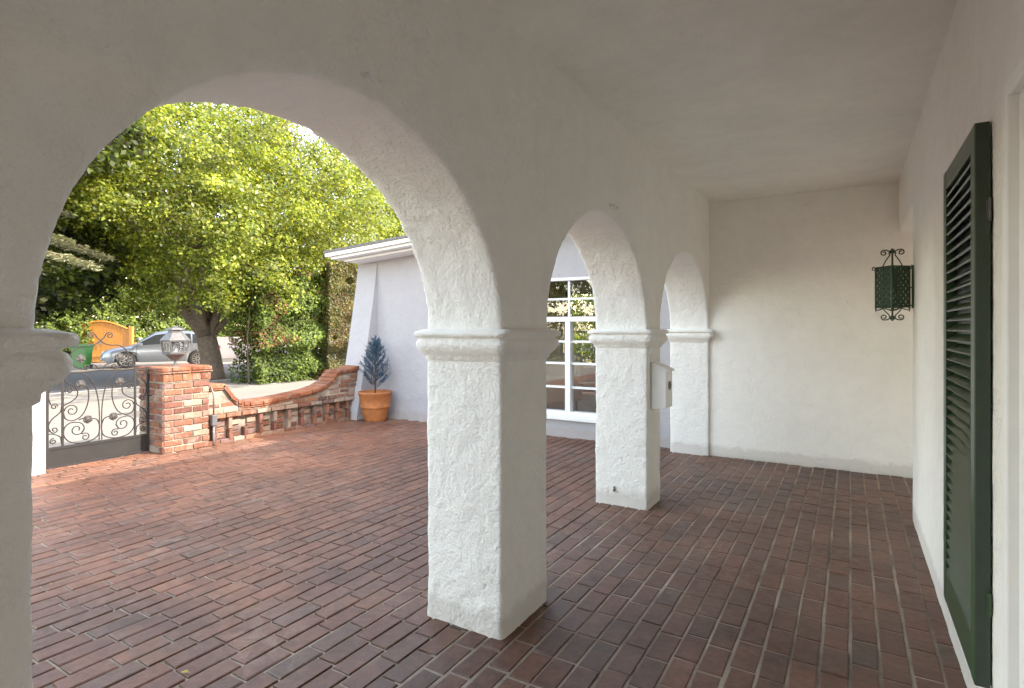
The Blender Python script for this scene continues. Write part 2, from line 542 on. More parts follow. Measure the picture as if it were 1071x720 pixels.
for a, b_ in ((.03, .44), (2.068, 2.50), (4.11, 4.445), (6.222, 6.262), (-2.0, -1.62)):
    impost(a, b_)

# ceiling, roof, back wall, side wall
mb = MB(); mb.box(XI-.05, .95, -2.1, 6.30, ZC, ZC+.10)
cl = tag(mb.build('ceiling', M['ceiling']), kind='structure')
mb = MB()  # unseen roof; west eave skewed in plan to set the courtyard shadow line
mb.add([(-2.45, -2.3, 2.92), (-2.02, 6.2, 2.92), (4, 6.2, 3.0), (4, -2.3, 3.0), (-2.45, -2.3, 2.81), (-2.02, 6.2, 2.81), (4, 6.2, 2.81), (4, -2.3, 2.81)],
       [(0,1,2,3), (4,7,6,5), (0,4,5,1), (1,5,6,2), (2,6,7,3), (3,7,4,0)])
tag(mb.build('unseen_porch_roof', M['roof']), 'unseen dark shingled roof over the white arcade, eave skewed for its shadow', 'roof')

mb = MB()
mb.box(XI-.39, 1.2, 6.25, 6.39, -.03, ZC+.05)
bw = mb.build('back_wall', M['stucco_in']); soften(bw, .03, 2, .004, .5)
tag(bw, 'cream plastered end wall closing the corridor', 'wall')

SX = .375
mb = MB()
poly = [(-2.1, -.03), (-.6, -.03), (-.6, 2.02), (2.02, 2.02), (2.02, -.03), (4.90, -.03), (4.90, 2.225), (6.25, 2.225), (6.25, 2.75), (-2.1, 2.75)]
mb.prism(poly, lambda a, b, d: (d, a, b), SX, SX+.30)
sw = mb.build('side_wall', M['stucco_in']); soften(sw, .02, 3, .0035, .4)
tag(sw, 'cream stucco side wall on the right carrying a shutter and a lantern', 'wall')
mb = MB(); mb.box(XI-.39, SX+.3, -2.22, -2.10, -.03, 2.85)  # unseen end wall, added to keep light off the near arcade and ceiling
tag(mb.build('south_shade_wall', M['stucco_in']), kind='structure')
# alcove past the side wall: its far side, with a plain panelled door
mb = MB(); mb.box(.93, 1.05, 4.6, 6.25, -.03, ZC)
tag(mb.build('alcove_wall', M['stucco_in']), kind='structure')
dr = thing('panelled_door', 'white panelled door set back in the alcove by the end wall', 'door', (.928, 5.52, 0))
mb = MB(); mb.box(-.035, 0, -.42, .42, .02, 2.03); mb.build('leaf', M['trim'], dr, bevel=.004)
mb = MB()
for y0, y1, z0, z1 in ((-.34, -.04, .2, .95), (.04, .34, .2, .95), (-.34, -.04, 1.08, 1.9), (.04, .34, 1.08, 1.9)):
    mb.box(-.045, -.034, y0, y1, z0, z1)
mb.build('raised_panel', M['trim'], dr, bevel=.006)
mb = MB(); mb.lathe([(.0, 0), (.02, .005), (.028, .02), (.022, .04), (0, .05)], 12); kb = mb.build('knob', M['pewter'], dr, smooth=True)
kb.location = (-.035, -.36, 1.0); kb.rotation_euler = (0, R(-90), 0)

# casing at the right edge of the view
cs = thing('casing_and_unseen_french_door', 'white moulded casing beside the green louvred shutter, unseen dark french door added to cut bounce', 'door', (SX, .71, 0))
mb = MB()
for dx, y0, y1, ztop in ((-.018, 1.272, 1.318, 2.02), (.008, 1.225, 1.271, 1.975), (.040, 1.17, 1.224, 1.945)):
    for s in (1, -1):
        a, b_ = sorted((s*y0, s*y1))
        mb.box(dx, dx+.09, a, b_, 0, ztop)
    mb.box(dx+.001, dx+.09, -y0+.001, y0-.001, ztop-.045, ztop-.001)
mb.build('casing', M['trim'], cs, bevel=.006)
for k0 in (-1.165, -.385, .395):  # unseen dark-paned leaves, added wide to cut bounce onto the near arcade
    mb = MB(); y0, y1 = k0, k0+.77
    for a in ((y0, y0+.11, .03, 1.86), (y1-.11, y1, .03, 1.86), (y0+.11, y1-.11, .03, .32), (y0+.11, y1-.11, 1.74, 1.86)): mb.box(.06, .10, *a)
    for z in (.80, 1.27): mb.box(.065, .095, y0+.111, y1-.111, z-.012, z+.012)
    lf = mb.build('leaf', M['trim'], cs, bevel=.004)  # unseen door leaf, added to cut bounce
    mb = MB(); mb.box(.078, .084, y0+.09, y1-.09, .30, 1.76); mb.build('pane', M['car_glass'], lf)
mb = MB(); mb.box(.088, .094, -1.168, 1.168, 1.862, 1.898); mb.build('unseen_transom_gap', M['car_glass'], cs)

# ------------------------------------------------------------------ shutter
sh = thing('louvred_shutter', 'dark green louvred wooden shutter fixed to the cream side wall', 'shutter', (SX-.002, 2.60, 0))
hw, z0, z1, t = .345, .235, 1.995, .042
mb = MB()
for y0, y1 in ((-hw, -hw+.065), (hw-.065, hw)): mb.box(-t, -.003, y0, y1, z0, z1)
for a, b_ in ((z0, z0+.13), (z1-.075, z1)): mb.box(-t+.001, -.004, -hw+.066, hw-.066, a, b_)
mb.build('frame', M['green_paint'], sh, bevel=.003)
mb = MB(); mb.box(-t+.003, -.004, -hw-.0035, -hw-.0005, z0+.003, z1-.003); mb.build('edge_shade_strip', M['green_shade'], sh)  # strip paints the shade of the shutter's near edge
mb = MB()
n = 40
for i in range(n):
    zc = z0+.15 + (z1-z0-.245)*i/(n-1)
    ang = R(36)
    ax = Vector((math.cos(ang), 0, math.sin(ang))); az = Vector((-math.sin(ang), 0, math.cos(ang)))
    mb.obox((-.022, 0, zc), Y, ax, az, hw-.066, .0205, .0032)
mb.build('louvres', M['green_paint'], sh)
mb = MB(); mb.box(-.006, -.0035, -hw+.066, hw-.066, z0+.13, z1-.075); mb.build('backing_shadow_board', M['green_shade'], sh)
for zc in (.5, 1.72):
    mb = MB(); mb.box(-.014, -.003, -hw-.008, -hw-.004, zc-.03, zc+.03); mb.tube([(-.006, -hw-.009, zc-.035), (-.006, -hw-.009, zc+.035)], .004, 8)
    mb.build('hinge', M['pewter'] if zc > 1 else M['green_paint'], sh)

# ------------------------------------------------------------------ hooks
def hook(y, z, label):
    t_ = thing('wall_hook', label, 'hook', (XI+.002, y, z), 0, 'hooks screwed into the arcade wall')
    mb = MB(); mb.lathe([(0, 0), (.012, 0), (.012, .006), (0, .007)], 12)
    o = mb.build('plate', M['trim'], t_); o.rotation_euler = (0, R(90), 0)
    mb = MB()
    pts = [(0, 0, 0), (.03, 0, 0), (.035, 0, -.005)] + [(.035+.002*math.sin(a), .022-.022*math.cos(a), -.006-.02*math.sin(a)) for a in [PI*q/10 for q in range(11)]]
    mb.tube(pts, .0065, 8); mb.build('curved_rod', M['trim'], t_, smooth=True)
hook(1.255, 2.135, 'white painted metal hook above the large near arch')
hook(3.33, 2.125, 'small white hook above the middle arch')

mb = MB(); mb.box(-.006, .006, -.012, 0, -.02, .02); mb.tube([(0, -.012, .0), (0, -.03, -.004)], .005, 8)
o = mb.build('pipe_stub', M['bolt']); o.location = (-1.555, 4.11, .125)
tag(o, 'tiny rusty metal stub low on the face of the second pier', 'pipe stub')

# ------------------------------------------------------------------ mailbox on pier 2
mbx = thing('mailbox', 'white wall mounted letter box with round vent on the second pier', 'mailbox', (XI+.004, 4.262, 0))
w2, dpt, zb, zf, zk = .085, .115, .745, 1.035, 1.085
mb = MB()
mb.prism([(0, zb), (dpt, zb+.012), (dpt, zf), (0, zk)], lambda a, b, d: (a, d, b), -w2, w2)
mb.build('body', M['mailbox'], mbx, bevel=.006)
mb = MB()
mb.prism([(0, zk+.001), (dpt+.014, zf-.003), (dpt+.018, zf+.008), (0, zk+.016)], lambda a, b, d: (a, d, b), -w2-.008, w2+.008)
mb.build('lid', M['mailbox'], mbx, bevel=.003)
mb = MB(); mb.lathe([(0, .0), (.033, .0), (.034, .004), (.028, .006), (0, .0065)], 24)
vt = mb.build('vent', M['grille'], mbx); vt.location = (dpt, 0, .925); vt.rotation_euler = (0, R(90), 0)
mb = MB()
for q in range(-2, 3):
    hh = math.sqrt(max(0, .027**2 - (q*.010)**2))
    mb.box(dpt+.0066, dpt+.0085, -hh, hh, .925+q*.010-.0018, .925+q*.010+.0018)
mb.build('vent_bars', M['dark_recess'], vt).matrix_parent_inverse = (Matrix.Translation((dpt, 0, .925)) @ Matrix.Rotation(R(90), 4, 'Y')).inverted()

# ------------------------------------------------------------------ wall lantern
def spiral(c, r0, r1, a0, turns, n=22, sgn=1):
    """points in a plane (u, v)"""
    out = []
    for i in range(n+1):
        t_ = i/n
        r = r0 + (r1-r0)*t_
        a = a0 + sgn*2*PI*turns*t_
        out.append((c[0]+r*math.cos(a), c[1]+r*math.sin(a)))
    return out
ln = thing('wall_lantern', 'green pierced metal lantern with scrolls hanging from the side wall', 'lantern', (.25, 4.775, 0))
rb = .098; zb, zt = 1.505, 1.785
mb = MB()
cor = [(rb*math.cos(R(a)), rb*math.sin(R(a))) for a in (-95, -5, 85, 175)]
for cx, cy in cor:
    mb.tube([(cx, cy, zb-.035), (cx*1.0, cy*1.0, zb), (cx, cy, zt)], [.002, .008, .008], 6)
for i in range(4):
    p, q = cor[i], cor[(i+1) % 4]
    for z in (zb+.004, zt): mb.tube([(p[0], p[1], z), (q[0], q[1], z)], .0075, 6)
    # scalloped apron under each side
    pts = [(p[0]+(q[0]-p[0])*s/8, p[1]+(q[1]-p[1])*s/8, zb-.004-.018*abs(math.cos(PI*s/8))) for s in range(9)]
    mb.tube(pts, .004, 5)
mb.build('cage', M['verdigris'], ln)
for i in range(4):
    mb = MB()
    p, q = Vector((*cor[i], 0)), Vector((*cor[(i+1) % 4], 0))
    u = (q-p).normalized(); L = (q-p).length
    nx, nz = 7, 12
    nrm = u.cross(Z)
    for a in range(nx+1):
        c = p + u*(L*a/nx)
        mb.obox((c.x, c.y, (zb+zt)/2), u, nrm, Z, .0052, .0015, (zt-zb)/2)
    for b_ in range(nz+1):
        z = zb + (zt-zb)*b_/nz
        c = p + u*(L/2)
        mb.obox((c.x, c.y, z), u, nrm, Z, L/2, .0017, .0045)
        for a in range(nx):
            if b_ < nz:
                c2 = p + u*(L*(a+.5)/nx)
                zz = z + (zt-zb)/nz/2
                d1 = (u + Z*.9).normalized()
                mb.obox((c2.x, c2.y, zz), d1 if (a+b_) % 2 else (u - Z*.9).normalized(), nrm, nrm.cross(d1), .014, .0012, .0042)
    mb.build('pierced_panel', M['verdigris'], ln)
for part in (0, 1):
    mb = MB()
    for i in range(4):
        cx, cy = cor[i]; ux, uy = cx/rb, cy/rb
        if part == 0:
            runs = [([(rb*.62, zt), (rb*.42, zt+.045), (rb*.16, zt+.085), (.02, zt+.105)], .0048),
                    ([(.01, zt+.108), (.03, zt+.122)] + spiral((.050, zt+.104), .021, .006, R(115), 1.25, 18, -1), .0052),
                    (spiral((rb+.010, zt-.005), .014, .005, R(100), 1.1, 14, -1), .004)]
        else:
            runs = [([(rb*.62, zb), (rb*.42, zb-.03), (rb*.2, zb-.055), (.015, zb-.072)], .0048),
                    ([(.01, zb-.076), (.03, zb-.088)] + spiral((.048, zb-.070), .021, .006, R(-115), 1.25, 18, 1), .0052)]
        for run, rad in runs: mb.tube([(ux*a, uy*a, z) for a, z in run], rad, 6)
    if part == 0: mb.tube([(0, 0, zt-.01), (0, 0, zt+.11)], .006, 8)
    else: mb.tube([(0, 0, zb+.01), (0, 0, zb-.07)], .006, 8)
    mb.build('scrollwork', M['verdigris'], ln, smooth=True)
for z, s in ((zt+.11, 1), (zb-.075, -1)):
    mb = MB(); mb.lathe([(0, -.016), (.016, -.012), (.022, 0), (.016, .01), (.006, .02), (0, .026)] if s > 0 else [(0, -.024), (.006, -.02), (.014, -.01), (.022, 0), (.016, .012), (0, .016)], 12, (0, 0, z))
    mb.build('finial', M['verdigris'], ln, smooth=True)
mb = MB()
mb.box(.110, .123, -.013, .013, zb-.01, zt+.01)
for z in (zt-.01, zb+.01): mb.tube([(.112, 0, z), (rb*.86-.01, .0, z)], .006, 6)
mb.tube([(.112, 0, 1.64), (.098, 0, 1.635)], .006, 6)
mb.build('bracket', M['verdigris'], ln, bevel=.002)
mb = MB(); mb.lathe([(0, zb+.02), (.018, zb+.03), (.018, zb+.10), (.010, zb+.13), (0, zb+.15)], 12); mb.build('candle_bulb', M['trim'], ln, smooth=True)

# ------------------------------------------------------------------ white wing of the house
YW = 6.40
wing = thing('house_wing', 'white stucco house wing with sloped buttress and gridded window across the courtyard', 'house')
WX0, WX1, WZ0, WZ1 = -4.45, -2.02, .27, 1.995
mb = MB()
TW = .16
mb.box(-6.66, WX0, YW, YW+TW, -.03, 2.45)
mb.box(WX1, XO-.0, YW, YW+TW, -.03, 2.45)
mb.box(WX0, WX1, YW, YW+TW, -.03, WZ0)
mb.box(WX0, WX1, YW, YW+TW, WZ1, 3.3)
mb.box(-6.66, -6.50, YW+TW, 11.2, -.03, 2.6)
# far wall with a garden window opening
for a in ((-6.50, -5.3, -.03, 2.6), (-3.2, 1.2, -.03, 2.6), (-5.3, -3.2, -.03, .55), (-5.3, -3.2, 2.15, 2.6)):
    mb.box(a[0], a[1], 11.04, 11.2, a[2], a[3])
mb.box(1.04, 1.2, YW+TW, 11.04, -.03, 2.6)
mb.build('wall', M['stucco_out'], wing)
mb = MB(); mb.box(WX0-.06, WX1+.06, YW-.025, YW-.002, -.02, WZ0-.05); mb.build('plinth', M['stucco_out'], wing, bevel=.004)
# buttress
mb = MB()
nb = 14
poly = []
for q in range(nb+1):
    z = 2.42*(1-q/nb); t_ = 1-z/2.42
    poly.append((YW - .43*(t_**1.15) - .004, z-.02*(q == nb)))
mb.prism([(YW+.01, 2.42)] + poly + [(YW+.01, -.02)], lambda a, b, d: (d, a, b), -6.69, -6.285)
bt = mb.build('buttress', M['stucco_out'], wing)
# roof: low rake, soffit, stepped fascia
rf_sl = .062
def rz(x): return 2.50 + (x+6.85)*rf_sl
mb = MB()
xa, xb = -6.85, 1.4
mb.prism([(xa, rz(xa)), (xb, rz(xb)), (xb, rz(xb)+.035), (xa, rz(xa)+.035)], lambda a, b, d: (a, d, b), 5.84, 11.6)
roof = mb.build('roof', M['roof'], wing)
mb = MB()
for y0, h0, h1 in ((5.86, -.001, -.055), (5.92, -.056, -.09), (6.06, -.091, -.12)):
    mb.prism([(xa+.01+(y0-5.86), rz(xa)+h1), (xb, rz(xb)+h1), (xb, rz(xb)+h0), (xa+.01+(y0-5.86), rz(xa)+h0)], lambda a, b, d: (a, d, b), y0, 6.398)
mb.build('fascia', M['sash'], roof)
# window
win = None
mb = MB()
yf = YW-.012
fr = [(WX0, WX0+.05, WZ0, WZ1), (WX1-.05, WX1, WZ0, WZ1)]
for a in fr: mb.box(a[0], a[1], yf, YW+.09, a[2], a[3])
mb.box(WX0+.05, WX1-.05, yf, YW+.09, WZ0, WZ0+.05); mb.box(WX0+.05, WX1-.05, yf, YW+.09, WZ1-.035, WZ1)
mulls = [-3.62, -3.02, -2.42]
mulls = [-4.03+.0, -3.035, -2.50]
mulls = [-3.99, -3.035]
ZT = 1.475
for m_ in mulls: mb.box(m_-.035, m_+.035, yf, YW+.09, WZ0+.051, ZT-.031)
mb.box(WX0+.051, WX1-.051, yf-.004, YW+.09, ZT-.03, ZT+.03)
win = mb.build('window', M['sash'], wing, bevel=.004)
mb = MB()
ym = YW+.028
for m_ in (-3.99, -3.035): mb.box(m_-.012, m_+.012, ym, ym+.028, ZT+.031, WZ1-.036)
for m_ in (-3.51, -2.53):
    mb.box(m_-.012, m_+.012, ym+.001, ym+.029, ZT+.031, WZ1-.036); mb.box(m_-.012, m_+.012, ym+.001, ym+.029, WZ0+.051, ZT-.031)
for z in (1.73, 1.195, .92, .62):
    xs = [WX0+.051] + [v for m_ in mulls for v in (m_-.036, m_+.036)] + [WX1-.051]
    if z > ZT: mb.box(WX0+.051, WX1-.051, ym-.001, ym+.027, z-.012, z+.012)
    else:
        for q in range(0, len(xs), 2): mb.box(xs[q], xs[q+1], ym-.001, ym+.027, z-.013, z+.013)
mb.build('muntins', M['sash'], win)
mb = MB(); mb.box(WX0+.03, WX1-.03, YW+.045, YW+.051, WZ0+.03, WZ1-.02); mb.build('pane', M['glass'], win)
mb = MB(); mb.box(WX0-.07, WX1+.07, YW-.085, YW-.001, WZ0-.05, WZ0-.001); mb.build('sill', M['sash'], win, bevel=.006)
# far garden window with dark bars
mb = MB()
for x in (-5.27, -4.6, -3.9, -3.23): mb.box(x-.03, x+.03, 11.05, 11.12, .55, 2.15)
for z in (.58, 1.30, 1.62, 2.12): mb.box(-5.3, -3.2, 11.06, 11.11, z-.025, z+.025)
mb.build('garden_window', M['dark_wood'], wing)
mb = MB(); mb.box(-6.49, 1.03, YW+TW+.01, 11.03, -.02, .05)
mb.build('floor', M['room_floor'], wing)
mb = MB(); mb.box(-6.49, 1.03, YW+TW+.005, 11.03, 2.50-.12, 2.50-.10); mb.build('room_ceiling', M['room_wall'], wing)
mb = MB()
mb.box(-6.498, -6.47, YW+TW+.01, 11.03, .05, 2.38); mb.build('room_lining', M['room_wall'], wing); mb = MB(); mb.box(-1.6, -1.55, YW+TW+.01, 11.03, .05, 2.38)
mb.build('room_lining', M['room_wall'], wing)
for a in ((-6.47, -5.32, .05, 2.38), (-3.18, -1.6, .05, 2.38)):
    mb = MB(); mb.box(a[0], a[1], 11.0, 11.035, a[2], a[3]); mb.build('room_lining', M['room_wall'], wing)

# furniture inside
ac = thing('armchair', 'beige upholstered armchair seen through the wing window', 'armchair', (-4.05, 7.75, .05), R(-25))
def cushion(name, dims, loc, m, parent, bev=.06):
    mb = MB(); mb.box(-dims[0]/2, dims[0]/2, -dims[1]/2, dims[1]/2, -dims[2]/2, dims[2]/2)
    o = mb.build(name, m, parent, smooth=True); o.location = loc
    b_ = o.modifiers.new('bevel', 'BEVEL'); b_.width = bev; b_.segments = 4
    return o
cushion('seat', (.62, .68, .2), (0, 0, .36), M['armchair'], ac)
cushion('backrest', (.8, .18, .6), (0, .36, .62), M['armchair'], ac, .08)
for s in (-1, 1):
    cushion('armrest', (.15, .74, .42), (s*.38, 0, .42), M['armchair'], ac)
    for q in (-1, 1):
        mb = MB(); mb.tube([(s*.36, q*.3, .2), (s*.37, q*.31, 0)], [.025, .018], 8); mb.build('leg', M['dark_wood'], ac)
tb = thing('side_table', 'small round pedestal table behind the right window panes', 'table', (-3.02, 7.35, .05))
mb = MB(); mb.lathe([(0, .55), (.27, .55), (.28, .565), (.27, .58), (0, .582)], 28); mb.build('tabletop', M['room_wall'], tb)
mb = MB(); mb.lathe([(.02, .12), (.045, .2), (.022, .32), (.05, .45), (.03, .55)], 14); mb.build('pedestal', M['dark_wood'], tb, smooth=True)
for q in range(3):
    a = R(120*q+20); mb = MB()
    mb.tube([(0, 0, .16), (.1*math.cos(a), .1*math.sin(a), .14), (.2*math.cos(a), .2*math.sin(a), .03), (.24*math.cos(a), .24*math.sin(a), .01)], .018, 8)
    mb.build('leg', M['dark_wood'], tb, smooth=True)

# ------------------------------------------------------------------ foliage
def leaf_mesh(name, pos, nrm, size, cols, m, parent=None, aspect=.55, fold=.0):
    n = len(pos)
    nrm = nrm/np.linalg.norm(nrm, axis=1)[:, None]
    a = rng.normal(size=(n, 3)); u = a - nrm*(a*nrm).sum(1)[:, None]; u /= np.linalg.norm(u, axis=1)[:, None]
    v = np.cross(nrm, u)
    s = size[:, None]
    P = np.empty((n, 4, 3))
    P[:, 0] = pos - u*s*.5
    P[:, 1] = pos + v*s*aspect*.5 + nrm*s*.07
    P[:, 2] = pos + u*s*.5 - nrm*s*.08
    P[:, 3] = pos - v*s*aspect*.5 + nrm*s*.07
    me = bpy.data.meshes.new(name)
    me.vertices.add(4*n); me.vertices.foreach_set('co', P.reshape(-1).astype(np.float32))
    me.loops.add(4*n); me.loops.foreach_set('vertex_index', np.arange(4*n, dtype=np.int32))
    me.polygons.add(n); me.polygons.foreach_set('loop_start', np.arange(0, 4*n, 4, dtype=np.int32))
    me.update(calc_edges=True)
    at = me.color_attributes.new('Col', 'FLOAT_COLOR', 'POINT')
    C4 = np.ones((n, 4, 4), dtype=np.float32); C4[:, :, :3] = cols[:, None, :]
    at.data.foreach_set('color', C4.ravel())
    me.materials.append(m)
    o = bpy.data.objects.new(name, me); COL.objects.link(o)
    if parent: o.parent = parent
    return o

def leaf_cols(n, palette, clump_id=None, var=.22):
    pal = np.array(palette)
    idx = rng.integers(0, len(pal), n)
    c = pal[idx]*(1 + rng.normal(0, var, (n, 1)))
    if clump_id is not None:
        k = clump_id.max()+1
        cv = (1 + rng.normal(0, .30, (k, 1))).clip(.35, 1.9)
        c = c*cv[clump_id]
    return np.clip(c, .004, .9)

def limb(mb, p0, p1, r0, r1, wob=.12, seg=7):
    p0, p1 = Vector(p0), Vector(p1); L = (p1-p0).length
    pts = []; rs = []
    off = Vector((random.random()*50, random.random()*50, 0))
    for i in range(seg+1):
        t_ = i/seg
        p = p0.lerp(p1, t_)
        e = math.sin(PI*t_)
        p = p + Vector((noise.noise(off+Vector((t_*2, 0, 0))), noise.noise(off+Vector((0, t_*2, 5))), noise.noise(off+Vector((3, t_*2, 0)))*.6))*L*wob*e
        pts.append(p); rs.append(r0 + (r1-r0)*t_)
    mb.tube(pts, rs, 8, cap=True)
    return pts

def tree(name, label, base, trunk_top, trunk_r, limbs, crown_c, crown_r, nclump, per, lsize, palette, clump_r=.45, group=None, shell=.55, cut=None, flat=.6, hidden_trunk=False):
    """limbs: end points relative to base; crown: ellipsoid filled with clumps of leaves at twig ends"""
    t_ = thing(name, label, 'tree', base, 0, group)
    mb = MB()
    tp = Vector(trunk_top)
    pts = [Vector((0, 0, -.1)), Vector((0, 0, .12)), tp*.5 + Vector((.04, .02, 0)), tp]
    mb.tube(pts, [trunk_r*1.5, trunk_r*1.15, trunk_r, trunk_r*.95], 12)
    nodes = []
    for e, r in limbs:
        pp = limb(mb, tp*.94, e, r, r*.35, .14)
        nodes += pp[2:]
        for q in range(3):
            s = pp[random.randint(3, 6)]
            d = Vector((random.gauss(0, 1), random.gauss(0, 1), random.uniform(.2, 1.2))).normalized()
            pe = s + d*random.uniform(.8, 1.9)
            nodes += limb(mb, s, pe, r*.4, r*.12, .2, 5)[2:]
    # clump centres
    cc = []
    C_ = np.array(crown_c); Rr = np.array(crown_r)
    while len(cc) < nclump:
        d = rng.normal(size=3); d /= np.linalg.norm(d)
        rad = rng.uniform(shell, 1.0)**.6
        f = 1 + .22*noise.noise(Vector(d*1.7 + np.array([base[0], base[1], 0])))
        p = C_ + d*Rr*rad*f
        if cut and not cut(p): continue
        cc.append(p)
    cc = np.array(cc)
    # some twigs reach the clumps
    for p in cc[::max(1, len(cc)//160)]:
        if nodes:
            s = min(random.sample(nodes, min(14, len(nodes))), key=lambda q: (q-Vector(p)).length)
            limb(mb, s, p, .022, .006, .12, 4)
    mb.build('trunk', M['bark'], t_, smooth=True)
    cid = np.repeat(np.arange(len(cc)), per)
    N = len(cid)
    rr = clump_r*rng.uniform(.55, 1.35, len(cc))
    off = rng.normal(size=(N, 3)); off /= np.linalg.norm(off, axis=1)[:, None]
    off *= (rng.uniform(0, 1, (N, 1))**.5)*rr[cid][:, None]; off[:, 2] *= flat
    pos = cc[cid] + off
    nr = off/rr[cid][:, None]*.7 + rng.normal(0, .55, (N, 3)) + np.array([.25, .05, .75])
    leaf_mesh('crown', pos, nr, lsize*rng.uniform(.6, 1.35, N), leaf_cols(N, palette, cid), M['leaf'], t_, .62)
    return t_

BRIGHT = [(.13, .175, .016), (.08, .12, .011), (.19, .22, .02), (.04, .068, .008), (.11, .16, .014)]
MIDG = [(.026, .045, .007), (.040, .062, .009), (.016, .030, .005), (.055, .082, .010)]
DARKG = [(.012, .022, .003), (.018, .03, .004), (.008, .016, .002), (.035, .05, .006)]

tree('sycamore_tree', 'large bright yellow green shade tree forking low behind the brick wall', (-15.0, 9.0, 0), (-.10, -.12, 1.15), .26,
     [((-1.7, -1.3, 4.6), .17), ((-1.0, -.2, 5.4), .16), ((.8, 1.4, 5.2), .13), ((1.2, -1.9, 4.4), .15), ((-2.4, 2.0, 4.6), .15), ((1.6, 3.2, 4.2), .10), ((-.3, -2.2, 4.4), .12)],
     (.1, .1, 4.55), (4.5, 5.2, 3.75), 2400, 100, .085, BRIGHT, .50, shell=.25, cut=lambda p: p[2] > 1.9 and not (p[0] > .8 and p[1] > .6 and p[2] < 3.3) and not (p[1] < -1.9 and p[2] < 3.3 - .25*(p[1]+1.9)))

tree('dark_leafed_tree', 'dark leafed tree reaching into the upper left of the near arch', (-13.3, 3.1, 0), (0, 0, 2.4), .17,
     [((.5, 1.0, 4.6), .10), ((.9, 1.9, 5.2), .09), ((-.4, .6, 5.4), .09)], (.55, 1.25, 5.15), (1.5, 1.75, 1.15), 130, 60, .13, DARKG + MIDG[:2], .42)
bg = 'background trees beyond the street'
tree('shade_tree', 'dark leafed tree overhanging the street at far left beyond the gate', (-18.6, 4.6, 0), (0, 0, 1.9), .22,
     [((1.2, .6, 4.2), .13), ((-1, 1, 4.6), .12), ((.4, -1.5, 4), .12)], (.4, .8, 4.0), (3.1, 3.4, 2.6), 620, 60, .15, DARKG + MIDG[:1], .5)
for (x, y, h, rx, pal, lab) in ((-29.5, 10.5, 5.9, 3.9, MIDG, 'mid green tree behind the orange timber gate'),
                           (-29, 17.5, 6.2, 4.2, MIDG + BRIGHT[:2], 'broad tree behind the parked silver car'),
                           (-24, 24, 6.7, 4.4, BRIGHT[:3] + MIDG, 'yellow green tree beyond the hedge left of the white wing'),
                           (-15.5, 20.5, 4.9, 3.9, BRIGHT, 'bright tree rising just above the white wing roof'),
                           (-27.5, 7.0, 4.3, 3.2, DARKG + MIDG, 'dense dark tree behind the green bin'),
                           (-33, 4, 4.6, 4.2, DARKG + MIDG, 'dark tree far left behind the near arch pier')):
    tree('background_tree', lab, (x, y, 0), (0, 0, 1.8), .25, [((1.2, .6, 4.2), .13), ((-1, 1, 4.6), .12), ((.4, -1.5, 4), .12)],
         (0, 0, h), (rx, rx, h*.66), 420, 60, .20, pal, .8, group=bg)
# trees to the south, mirrored in the window panes
for (x, y, h, rx, pal, lab) in ((-9.5, -12, 4.6, 3.6, MIDG + BRIGHT[:2], 'courtyard side tree mirrored in the wing window'),
                           (-14.5, -9, 4.8, 3.8, MIDG, 'street side tree mirrored in the wing window')):
    tree('garden_tree', lab, (x, y, 0), (0, 0, 1.6), .22, [((1.2, .6, 4.0), .13), ((-1, 1, 4.2), .12), ((.4, -1.5, 4), .12)],
         (0, 0, h), (rx, rx, h*.66), 170, 50, .24, pal, .8)

# pale feathery conifer boughs crossing in from the left
cf = thing('deodar_tree', 'pale grey green conifer with drooping feathery boughs at the left of the near arch', 'tree', (-14.2, 3.15, 0))
mb = MB(); mb.tube([(0, 0, -.1), (0, 0, 2.5), (.05, 0, 5.6), (.05, 0, 7.4)], [.2, .16, .1, .02], 10)
P = []; Nn = []
for q in range(34):
    h = 2.9 + q*.115
    a = R(random.uniform(0, 360)) if q % 3 else R(random.uniform(20, 110))
    L = 3.1*(1 - (h-2.6)/6.2)*random.uniform(.75, 1.1)
    pts = []
    for s in range(11):
        t_ = s/10
        pts.append(Vector((math.cos(a)*L*t_, math.sin(a)*L*t_, h + .35*t_*L*.4 - .26*L*t_*t_)))
    mb.tube(pts, [.035*(1-s/11)+.004 for s in range(11)], 6)
    side = Vector((-math.sin(a), math.cos(a), 0))
    for s in range(int(90*L)):
        t_ = random.uniform(.12, 1)
        c = pts[min(9, int(t_*10))].lerp(pts[min(10, int(t_*10)+1)], (t_*10) % 1)
        wd = .42*(1-t_*.7)*L*.5
        o_ = random.uniform(-1, 1)*wd
        for k in range(5):
            p = c + side*(o_*(.5+.12*k)) + Vector((random.gauss(0, .05), random.gauss(0, .05), random.gauss(-.03, .03) - abs(o_)*.18))
            P.append(p); Nn.append((random.gauss(0, .3), random.gauss(0, .3), 1))
mb.build('trunk', M['bark'], cf, smooth=True)
P = np.array([tuple(p) for p in P]); Nn = np.array(Nn)
leaf_mesh('crown', P, Nn, rng.uniform(.07, .17, len(P)), leaf_cols(len(P), [(.17, .19, .10), (.12, .145, .065), (.25, .27, .16)]), M['needle'], cf, .22)

